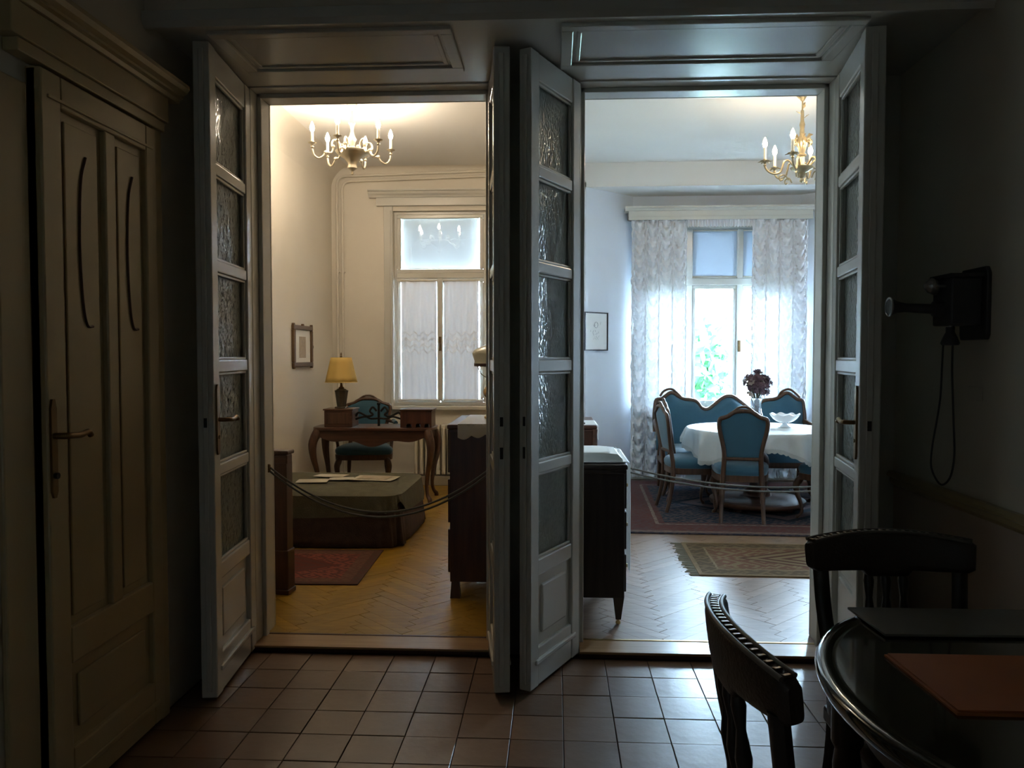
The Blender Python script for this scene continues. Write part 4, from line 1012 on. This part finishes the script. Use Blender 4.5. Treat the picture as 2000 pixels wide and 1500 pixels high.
# picture on the angled bay wall
pa, pb = Vector((.302, 8.712, 0)), Vector((.57, 8.98, 0)); mid = (pa+pb)/2
pc = thing('framed_drawing', 'thin black framed pencil drawing on the angled bay wall', 'picture', (mid.x+.004, mid.y-.004, 1.52), PI/4)
hw_, H = .19, .425
MB().box(-hw_+.01, hw_-.01, -.010, -.002, .01, H-.01).build('mount', 'bookw', pc)
for (a, b, c, d) in ((-hw_, hw_, 0, .012), (-hw_, hw_, H-.012, H), (-hw_, -hw_+.012, .012, H-.012), (hw_-.012, hw_, .012, H-.012)): MB().box(a, b, -.022, 0, c, d).build('frame_side', 'blackframe', pc, bevel=.001)
q = MB(); rnd = random.Random(5)
q.tube([(.028*math.cos(t*PI/8), -.0115, .285+.032*math.sin(t*PI/8)) for t in range(16)], .0018, 4, True)
for i in range(26):
    x = rnd.gauss(0, .028); z = rnd.uniform(.14, .30); q.obox((x, -.0112, z), (x+rnd.uniform(-.02, .02), -.0112, z+rnd.uniform(-.03, .03)), .0015, .0008)
q.build('pencil_lines', 'ink', pc)

# sofa
so = thing('camelback_sofa', 'teal camelback sofa with carved crests in front of the bay window', 'sofa', (1.885, 8.60, FZ+.012))
TOP = [(-.815,.60),(-.82,.75),(-.81,.88),(-.795,.945),(-.74,.955),(-.69,.99),(-.645,1.022),(-.60,1.015),(-.55,.98),(-.49,.955),(-.42,.948),(-.365,.935),(-.33,.90),(-.31,.868),(-.265,.845),(-.215,.855),(-.15,.905),(-.09,.955),(-.04,.985),(0,.99)]
TOP = TOP + [(-x, z) for x, z in TOP[-2::-1]]
top = smooth_path([(x, 0, z) for x, z in TOP], 3)
MB().tube([(p.x, .10+.08*(p.z-.5), p.z) for p in top], .021, 8).build('back_frame', 'walnut', so, smooth=True)
def ztop(x):
    best = [(a, b) for a, b in zip(top, top[1:]) if min(a.x, b.x) <= x <= max(a.x, b.x) and abs(a.x-b.x) > 1e-6]
    return max(a.z+(b.z-a.z)*(x-a.x)/(b.x-a.x) for a, b in best) if best else .9
q = MB()
for sg, bul in ((-1, .07), (1, .02)):
    q.grid(lambda u, v: ((lambda x, zt: (x, .10+.08*((.40+(zt-.40)*v)-.5)+sg*bul*(1-(2*v-1)**6)*(1-(2*u-1)**10), .40+(zt-.40)*v))(-.80+1.60*u, ztop(-.80+1.60*u)-.008)), 81, 16)
q.build('back_pad', 'blue', so, smooth=True)
for cx in (-.645, .645):
    MB().tube(smooth_path([(cx-.11, .14, .985), (cx-.075, .142, 1.035), (cx-.02, .143, 1.062), (cx+.03, .143, 1.058), (cx+.08, .141, 1.02), (cx+.125, .138, .975)], 4), .013, 8).build('crest', 'walnut', so, smooth=True)
def rr_box(hx, hy, z0, z1, cy, rr=.25, dome=.03):
    q = MB(); rings = [(.985, z0), (1.0, z0+.02), (1.0, z1-.03), (.97, z1-.008), (.85, z1+dome*.5), (.4, z1+dome), (.05, z1+dome)]
    vs = []
    for k, z in rings:
        for i in range(56):
            a = 2*PI*i/56; c, s = math.cos(a), math.sin(a); vs.append((math.copysign(abs(c)**rr, c)*hx*k, cy+math.copysign(abs(s)**rr, s)*hy*k, z))
    fs = [(i*56+j, i*56+(j+1) % 56, (i+1)*56+(j+1) % 56, (i+1)*56+j) for i in range(6) for j in range(56)] + [tuple(range(55, -1, -1)), tuple(range(6*56, 7*56))]
    return q.add(vs, fs)
rr_box(.78, .27, .34, .46, -.16).build('seat', 'blue', so, smooth=True)
MB().box(-.78, .78, -.42, .10, .28, .35).build('seat_rail', 'walnut', so, bevel=.015)
for s in (-1, 1):
    MB().tube(smooth_path([(s*.81, .10, .72), (s*.83, -.05, .70), (s*.83, -.22, .66), (s*.82, -.32, .60), (s*.80, -.34, .48), (s*.78, -.36, .32)], 4), .025, 8).build('arm', 'walnut', so, smooth=True)
    cabriole(MB(), s*.72, -.38, 0, .30, s*.6, -.8, .03).build('leg', 'walnut', so, smooth=True)
    MB().tube([(s*.76, .10, .60), (s*.76, .10, .30), (s*.76, .14, 0)], [.025, .026, .02], 8).build('leg', 'walnut', so, smooth=True)
so.scale = (.985, 1, 1)

# round pedestal table, cloth, chairs
TX, TY, TR, TZT = 1.90, 7.56, .64, .775
tb = thing('pedestal_table', 'round pedestal table on a broad round foot under the white cloth', 'table', (TX, TY, FZ+.012))
MB().lathe([(TR-.02, .712), (TR, .72), (TR, .74), (TR-.01, .748)], 48).build('table_top', 'walnut', tb, smooth=True)
MB().lathe([(.10,.10),(.13,.12),(.12,.16),(.075,.20),(.06,.28),(.085,.36),(.11,.42),(.10,.48),(.06,.54),(.07,.62),(.14,.68),(.20,.712)], 28).build('pedestal', 'mahog', tb, smooth=True)
MB().lathe([(.40,.035),(.43,.045),(.44,.065),(.435,.085),(.40,.10),(.20,.115),(.12,.12)], 48).build('foot_plate', 'mahog2', tb, smooth=True)
for k in range(4):
    a = k*PI/2+PI/4; MB().lathe([(.03,0),(.04,.015),(.035,.036)], 12, (.33*math.cos(a), .33*math.sin(a), 0)).build('bun_foot', 'mahog', tb, smooth=True)
tc = thing('tablecloth', 'white square tablecloth with lace edge over the round dining table', 'tablecloth', (TX, TY, FZ+.764))
def tcf(u, v):
    a = 2*PI*u; R = TR+.012
    b = a-math.radians(215); hang = .13+.15*abs(math.cos(2*b))**3    # corners of the square cloth hang lower
    if v < .4: r = R*v/.4; return (r*math.cos(a), r*math.sin(a), .0)
    t = (v-.4)/.6; d = hang*t
    amp = min(1, d/.12); fold = .028*math.sin(a*14)*amp + .015*math.sin(a*29+1)*amp
    r = R+.012*min(1, d/.03)+fold+.02*t; return (r*math.cos(a), r*math.sin(a), -max(0, d-.006)*.97)
MB().grid(tcf, 220, 26, True).build('cloth', 'tablecloth', tc, smooth=True)
def lcf(u, v):
    a = 2*PI*u; p = tcf(u, 1.0); q = tcf(u, .98); dx, dy, dz = p[0]-q[0], p[1]-q[1], p[2]-q[2]
    l = .03+.012*abs(math.sin(a*40)); return (p[0], p[1], p[2]+.003-l*v)
tag(MB().grid(lcf, 360, 3, True).build('lace_edge', 'lace', tc, smooth=True), kind='stuff')
c0 = parlour_chair('dining_chair', 'teal dining chair with its back to the viewer at the table', group='teal chairs around the dining table')
put(c0, 1.63, 7.06, (.16, 1)); c0.location.z = FZ+.0125
for (x, y, f, lab) in ((1.26, 7.47, (1, .14), 'teal dining chair seen from the side at the left of the table'), (1.37, 7.95, (1, 0), 'teal dining chair tucked between the sofa and the left chair'),
                       (2.42, 7.02, (-.55, 1), 'teal dining chair at the front right of the table, cut by the door jamb'), (2.66, 7.63, (-1, .05), 'teal dining chair at the far right of the table')):
    c = copy_tree(c0); c['label'] = lab; put(c, x, y, f); c.location.z = FZ+.0125
# vase with dried flowers
va = thing('flower_vase', 'tall cut glass vase holding dried flowers on the table', 'vase', (1.965, 7.86, FZ+.7655))
MB().lathe([(.052,0),(.055,.01),(.048,.03),(.058,.06),(.060,.09),(.045,.13),(.040,.18),(.046,.23),(.062,.262),(.066,.265),(.058,.258),(.042,.23),(.036,.18),(.04,.13),(.052,.09),(.05,.06),(.04,.03),(.01,.02)], 24, flute=12, fl=.025).build('glass', 'crystal', va, smooth=True)
fw = thing('flower_bunch', 'rounded bunch of dark dried flowers in the glass vase', 'flowers', (1.965, 7.86, FZ+.792))
rnd = random.Random(11)
for i in range(95):
    th = rnd.uniform(0, 2*PI); ph = math.acos(rnd.uniform(-.75, 1)); R = rnd.uniform(.05, .135)
    c = Vector((R*math.sin(ph)*math.cos(th), R*math.sin(ph)*math.sin(th), .375+R*1.05*math.cos(ph)))
    if i % 3 == 0: MB().tube(smooth_path([(c.x*.08, c.y*.08, .01), (c.x*.2, c.y*.2, .2), (c.x*.7, c.y*.7, .30), tuple(c)], 3), .003, 5).build('stem', 'stem', fw)
    q = MB(); n = Vector((c.x, c.y, c.z-.33)).normalized(); t = n.orthogonal().normalized(); b = n.cross(t); s = rnd.uniform(.030, .048)
    for ring, (rr, up, k) in enumerate(((1, .1, 7), (.65, .45, 5))):
        for j in range(k):
            a = 2*PI*j/k+ring*.4; d = t*math.cos(a)+b*math.sin(a); e_ = n.cross(d)
            q.add([c, c+(d*.6-e_*.35)*s*rr+n*s*up*.6, c+d*s*rr+n*s*up, c+(d*.6+e_*.35)*s*rr+n*s*up*.6], [(0,1,2,3)])
    q.lathe([(s*.3,-s*.1),(s*.32,s*.15),(s*.15,s*.35)], 6, tuple(c))
    q.build('flower_head', 'flower' if i % 4 else 'flower2', fw)
# compote bowl
cm = thing('compote_bowl', 'white openwork porcelain fruit bowl on a foot beside the vase', 'bowl', (2.16, 7.60, FZ+.7655))
MB().lathe([(.062,0),(.064,.008),(.05,.018),(.022,.03),(.02,.045),(.035,.055)], 24).build('foot', 'porcelain', cm, smooth=True)
MB().grid(lambda u, v: ((lambda a, r, z: (r*math.cos(a), r*math.sin(a), z+.008*v*v*math.cos(a*8)))(2*PI*u, .03+.105*v**.75*(1+.04*v*math.cos(16*PI*u)), .05+.075*v**1.6)), 96, 12, True).build('dish', 'porcelain', cm, smooth=True, thick=.006)
MB().lathe([(.032,.052),(.001,.053)], 20).build('dish_base', 'porcelain', cm)

# ================================================================== HALL FURNITURE
# round-ended table in the right foreground
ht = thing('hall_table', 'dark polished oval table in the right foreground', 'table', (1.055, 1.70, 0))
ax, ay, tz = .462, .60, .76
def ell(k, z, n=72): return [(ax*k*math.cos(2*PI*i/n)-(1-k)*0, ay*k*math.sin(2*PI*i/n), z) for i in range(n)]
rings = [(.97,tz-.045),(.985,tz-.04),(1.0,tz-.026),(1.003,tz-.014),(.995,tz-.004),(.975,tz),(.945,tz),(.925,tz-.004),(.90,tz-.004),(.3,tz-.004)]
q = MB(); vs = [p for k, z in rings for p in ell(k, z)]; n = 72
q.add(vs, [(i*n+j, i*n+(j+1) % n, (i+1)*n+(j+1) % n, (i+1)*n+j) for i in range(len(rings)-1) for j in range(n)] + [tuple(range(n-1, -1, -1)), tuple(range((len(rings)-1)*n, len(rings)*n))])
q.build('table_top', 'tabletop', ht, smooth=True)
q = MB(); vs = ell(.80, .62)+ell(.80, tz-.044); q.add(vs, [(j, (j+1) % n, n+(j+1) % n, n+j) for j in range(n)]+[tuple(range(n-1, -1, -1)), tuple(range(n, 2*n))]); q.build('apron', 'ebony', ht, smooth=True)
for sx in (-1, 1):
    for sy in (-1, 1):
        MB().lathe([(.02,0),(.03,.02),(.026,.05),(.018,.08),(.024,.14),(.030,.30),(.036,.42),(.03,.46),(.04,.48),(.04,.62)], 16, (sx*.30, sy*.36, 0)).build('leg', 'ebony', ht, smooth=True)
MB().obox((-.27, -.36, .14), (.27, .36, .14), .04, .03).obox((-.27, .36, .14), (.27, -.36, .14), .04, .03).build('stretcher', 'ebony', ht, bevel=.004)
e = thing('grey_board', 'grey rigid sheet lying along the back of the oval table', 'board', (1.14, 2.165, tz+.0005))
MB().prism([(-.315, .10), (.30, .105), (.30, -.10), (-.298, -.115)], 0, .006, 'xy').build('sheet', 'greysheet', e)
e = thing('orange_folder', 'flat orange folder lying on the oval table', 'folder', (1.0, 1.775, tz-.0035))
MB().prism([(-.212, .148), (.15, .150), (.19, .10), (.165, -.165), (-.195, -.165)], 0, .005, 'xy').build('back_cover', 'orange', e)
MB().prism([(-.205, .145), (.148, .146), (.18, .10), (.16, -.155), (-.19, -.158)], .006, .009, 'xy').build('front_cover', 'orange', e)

# dark chairs with studded crest
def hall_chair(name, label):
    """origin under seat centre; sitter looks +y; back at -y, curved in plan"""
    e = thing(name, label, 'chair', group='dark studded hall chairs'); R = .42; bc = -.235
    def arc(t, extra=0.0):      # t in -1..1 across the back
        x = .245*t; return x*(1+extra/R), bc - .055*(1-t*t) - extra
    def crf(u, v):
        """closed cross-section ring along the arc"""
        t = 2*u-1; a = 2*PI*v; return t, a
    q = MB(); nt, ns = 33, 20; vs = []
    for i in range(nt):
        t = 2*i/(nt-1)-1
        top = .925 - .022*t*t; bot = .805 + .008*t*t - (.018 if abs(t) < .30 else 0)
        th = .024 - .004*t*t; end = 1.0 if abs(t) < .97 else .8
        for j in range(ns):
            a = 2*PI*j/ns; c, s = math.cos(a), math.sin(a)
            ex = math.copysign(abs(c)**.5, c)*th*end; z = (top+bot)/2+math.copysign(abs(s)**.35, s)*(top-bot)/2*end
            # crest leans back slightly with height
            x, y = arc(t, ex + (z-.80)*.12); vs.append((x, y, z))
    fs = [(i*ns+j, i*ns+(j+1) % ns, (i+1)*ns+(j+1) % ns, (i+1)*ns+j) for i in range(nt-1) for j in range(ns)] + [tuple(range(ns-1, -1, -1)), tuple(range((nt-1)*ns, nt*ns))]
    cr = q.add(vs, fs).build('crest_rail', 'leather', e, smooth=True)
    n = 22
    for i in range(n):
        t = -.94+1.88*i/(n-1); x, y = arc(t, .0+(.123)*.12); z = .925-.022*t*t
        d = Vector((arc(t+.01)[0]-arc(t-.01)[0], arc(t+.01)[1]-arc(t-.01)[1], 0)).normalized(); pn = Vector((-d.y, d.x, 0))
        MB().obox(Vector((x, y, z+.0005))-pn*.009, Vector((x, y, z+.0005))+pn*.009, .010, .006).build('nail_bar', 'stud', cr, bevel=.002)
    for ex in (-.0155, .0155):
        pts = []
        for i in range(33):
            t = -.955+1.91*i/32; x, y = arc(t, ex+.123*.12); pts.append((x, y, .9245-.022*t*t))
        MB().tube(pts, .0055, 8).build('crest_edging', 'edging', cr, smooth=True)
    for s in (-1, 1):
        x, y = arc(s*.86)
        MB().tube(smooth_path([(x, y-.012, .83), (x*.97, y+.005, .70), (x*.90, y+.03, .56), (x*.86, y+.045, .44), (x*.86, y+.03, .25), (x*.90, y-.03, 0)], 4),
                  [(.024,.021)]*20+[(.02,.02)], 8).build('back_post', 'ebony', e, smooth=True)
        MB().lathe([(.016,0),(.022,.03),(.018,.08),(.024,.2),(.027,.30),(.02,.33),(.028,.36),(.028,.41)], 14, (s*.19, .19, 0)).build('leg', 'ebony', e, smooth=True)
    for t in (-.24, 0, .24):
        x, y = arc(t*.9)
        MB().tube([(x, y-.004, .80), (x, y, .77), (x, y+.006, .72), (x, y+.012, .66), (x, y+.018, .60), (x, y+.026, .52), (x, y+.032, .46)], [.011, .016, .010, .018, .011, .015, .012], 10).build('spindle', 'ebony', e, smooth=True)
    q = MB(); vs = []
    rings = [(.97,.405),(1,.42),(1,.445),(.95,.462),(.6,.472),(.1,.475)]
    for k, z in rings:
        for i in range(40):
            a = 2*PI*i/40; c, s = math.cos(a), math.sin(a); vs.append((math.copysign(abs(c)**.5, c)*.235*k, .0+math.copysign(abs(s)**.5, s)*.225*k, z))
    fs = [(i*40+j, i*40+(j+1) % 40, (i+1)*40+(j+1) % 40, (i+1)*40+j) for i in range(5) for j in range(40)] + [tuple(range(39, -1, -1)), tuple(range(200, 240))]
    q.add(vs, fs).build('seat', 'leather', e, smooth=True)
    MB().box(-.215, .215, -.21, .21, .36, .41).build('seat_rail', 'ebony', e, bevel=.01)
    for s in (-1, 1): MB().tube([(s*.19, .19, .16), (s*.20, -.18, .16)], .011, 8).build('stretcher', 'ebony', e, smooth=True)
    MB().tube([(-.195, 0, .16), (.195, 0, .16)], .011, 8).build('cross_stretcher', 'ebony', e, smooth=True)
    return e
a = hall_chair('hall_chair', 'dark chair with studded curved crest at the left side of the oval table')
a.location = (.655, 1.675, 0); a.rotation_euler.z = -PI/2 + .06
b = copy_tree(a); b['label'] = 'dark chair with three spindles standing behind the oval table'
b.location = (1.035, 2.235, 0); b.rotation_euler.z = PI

# wall telephone
ph = thing('wall_telephone', 'antique dark wall telephone with bells and mouthpiece on the right hall wall', 'telephone', (HX1, 3.155, 1.535))
q = MB().prism([(-.09, .0), (.09, .0), (.10, .02), (.10, .25), (.085, .275), (-.085, .275), (-.10, .25), (-.10, .02)], -.018, 0, 'yz'); q.build('back_board', 'phone', ph, bevel=.004)
MB().box(-.135, -.018, -.075, .075, .055, .235).build('case', 'phone', ph, bevel=.008)
MB().box(-.145, -.015, -.085, .085, .235, .25).build('case_top', 'phone', ph, bevel=.005)
for s in (-1, 1):
    x = -.165 if s > 0 else -.205
    MB().tube([(x+.022, s*.03, .205), (x+.018, s*.03, .205), (x+.004, s*.03, .205), (x-.006, s*.03, .205), (x-.012, s*.03, .205)], [.030, .031, .026, .012, .006], 18).build('bell', 'phonemetal', ph, smooth=True)
    MB().tube([(-.13, s*.03, .205), (x, s*.03, .205)], .006, 8).build('bell_arm', 'phonemetal', ph)
mp = MB().tube([(-.135, 0, .12), (-.165, 0, .12), (-.17, 0, .12), (-.27, 0, .125), (-.30, 0, .127)], [.030, .030, .019, .017, .022], 16).build('mouthpiece_arm', 'phone', ph, smooth=True)
MB().tube([(-.30, 0, .127), (-.33, 0, .128), (-.332, 0, .128), (-.318, 0, .128)], [.022, .036, .030, .018], 18).build('mouthpiece_horn', 'phone', mp, smooth=True)
MB().tube([(-.331+0*i, .034*math.cos(2*PI*i/24), .128+.034*math.sin(2*PI*i/24)) for i in range(24)], .004, 6, True).build('horn_ring', 'phonemetal', mp, smooth=True)
rc = MB().lathe([(.030, .0), (.034, .008), (.026, .03), (.016, .05), (.016, .07)], 16).build('earpiece', 'phone', ph, smooth=True, loc=(-.10, 0, -.02))
MB().tube([(-.10, 0, .04), (-.10, 0, .07)], .008, 8).build('hook', 'phonemetal', ph)
MB().tube(smooth_path([(-.125, 0, -.015), (-.128, 0, -.10), (-.130, .004, -.22), (-.140, .01, -.32), (-.155, .01, -.42), (-.155, .01, -.50), (-.125, 0, -.56), (-.09, 0, -.535), (-.075, 0, -.45), (-.08, 0, -.32), (-.086, 0, -.20), (-.09, 0, -.10), (-.088, 0, .06)], 6), .004, 6).build('cord', 'phone', ph, smooth=True)
e = thing('wall_plate', 'small blank painted plate on the right hall wall below the telephone', 'wall plate', (HX1, 3.15, 1.30))
MB().box(-.008, 0, -.05, .05, 0, .055).build('plate', 'hallwall', e, bevel=.003)
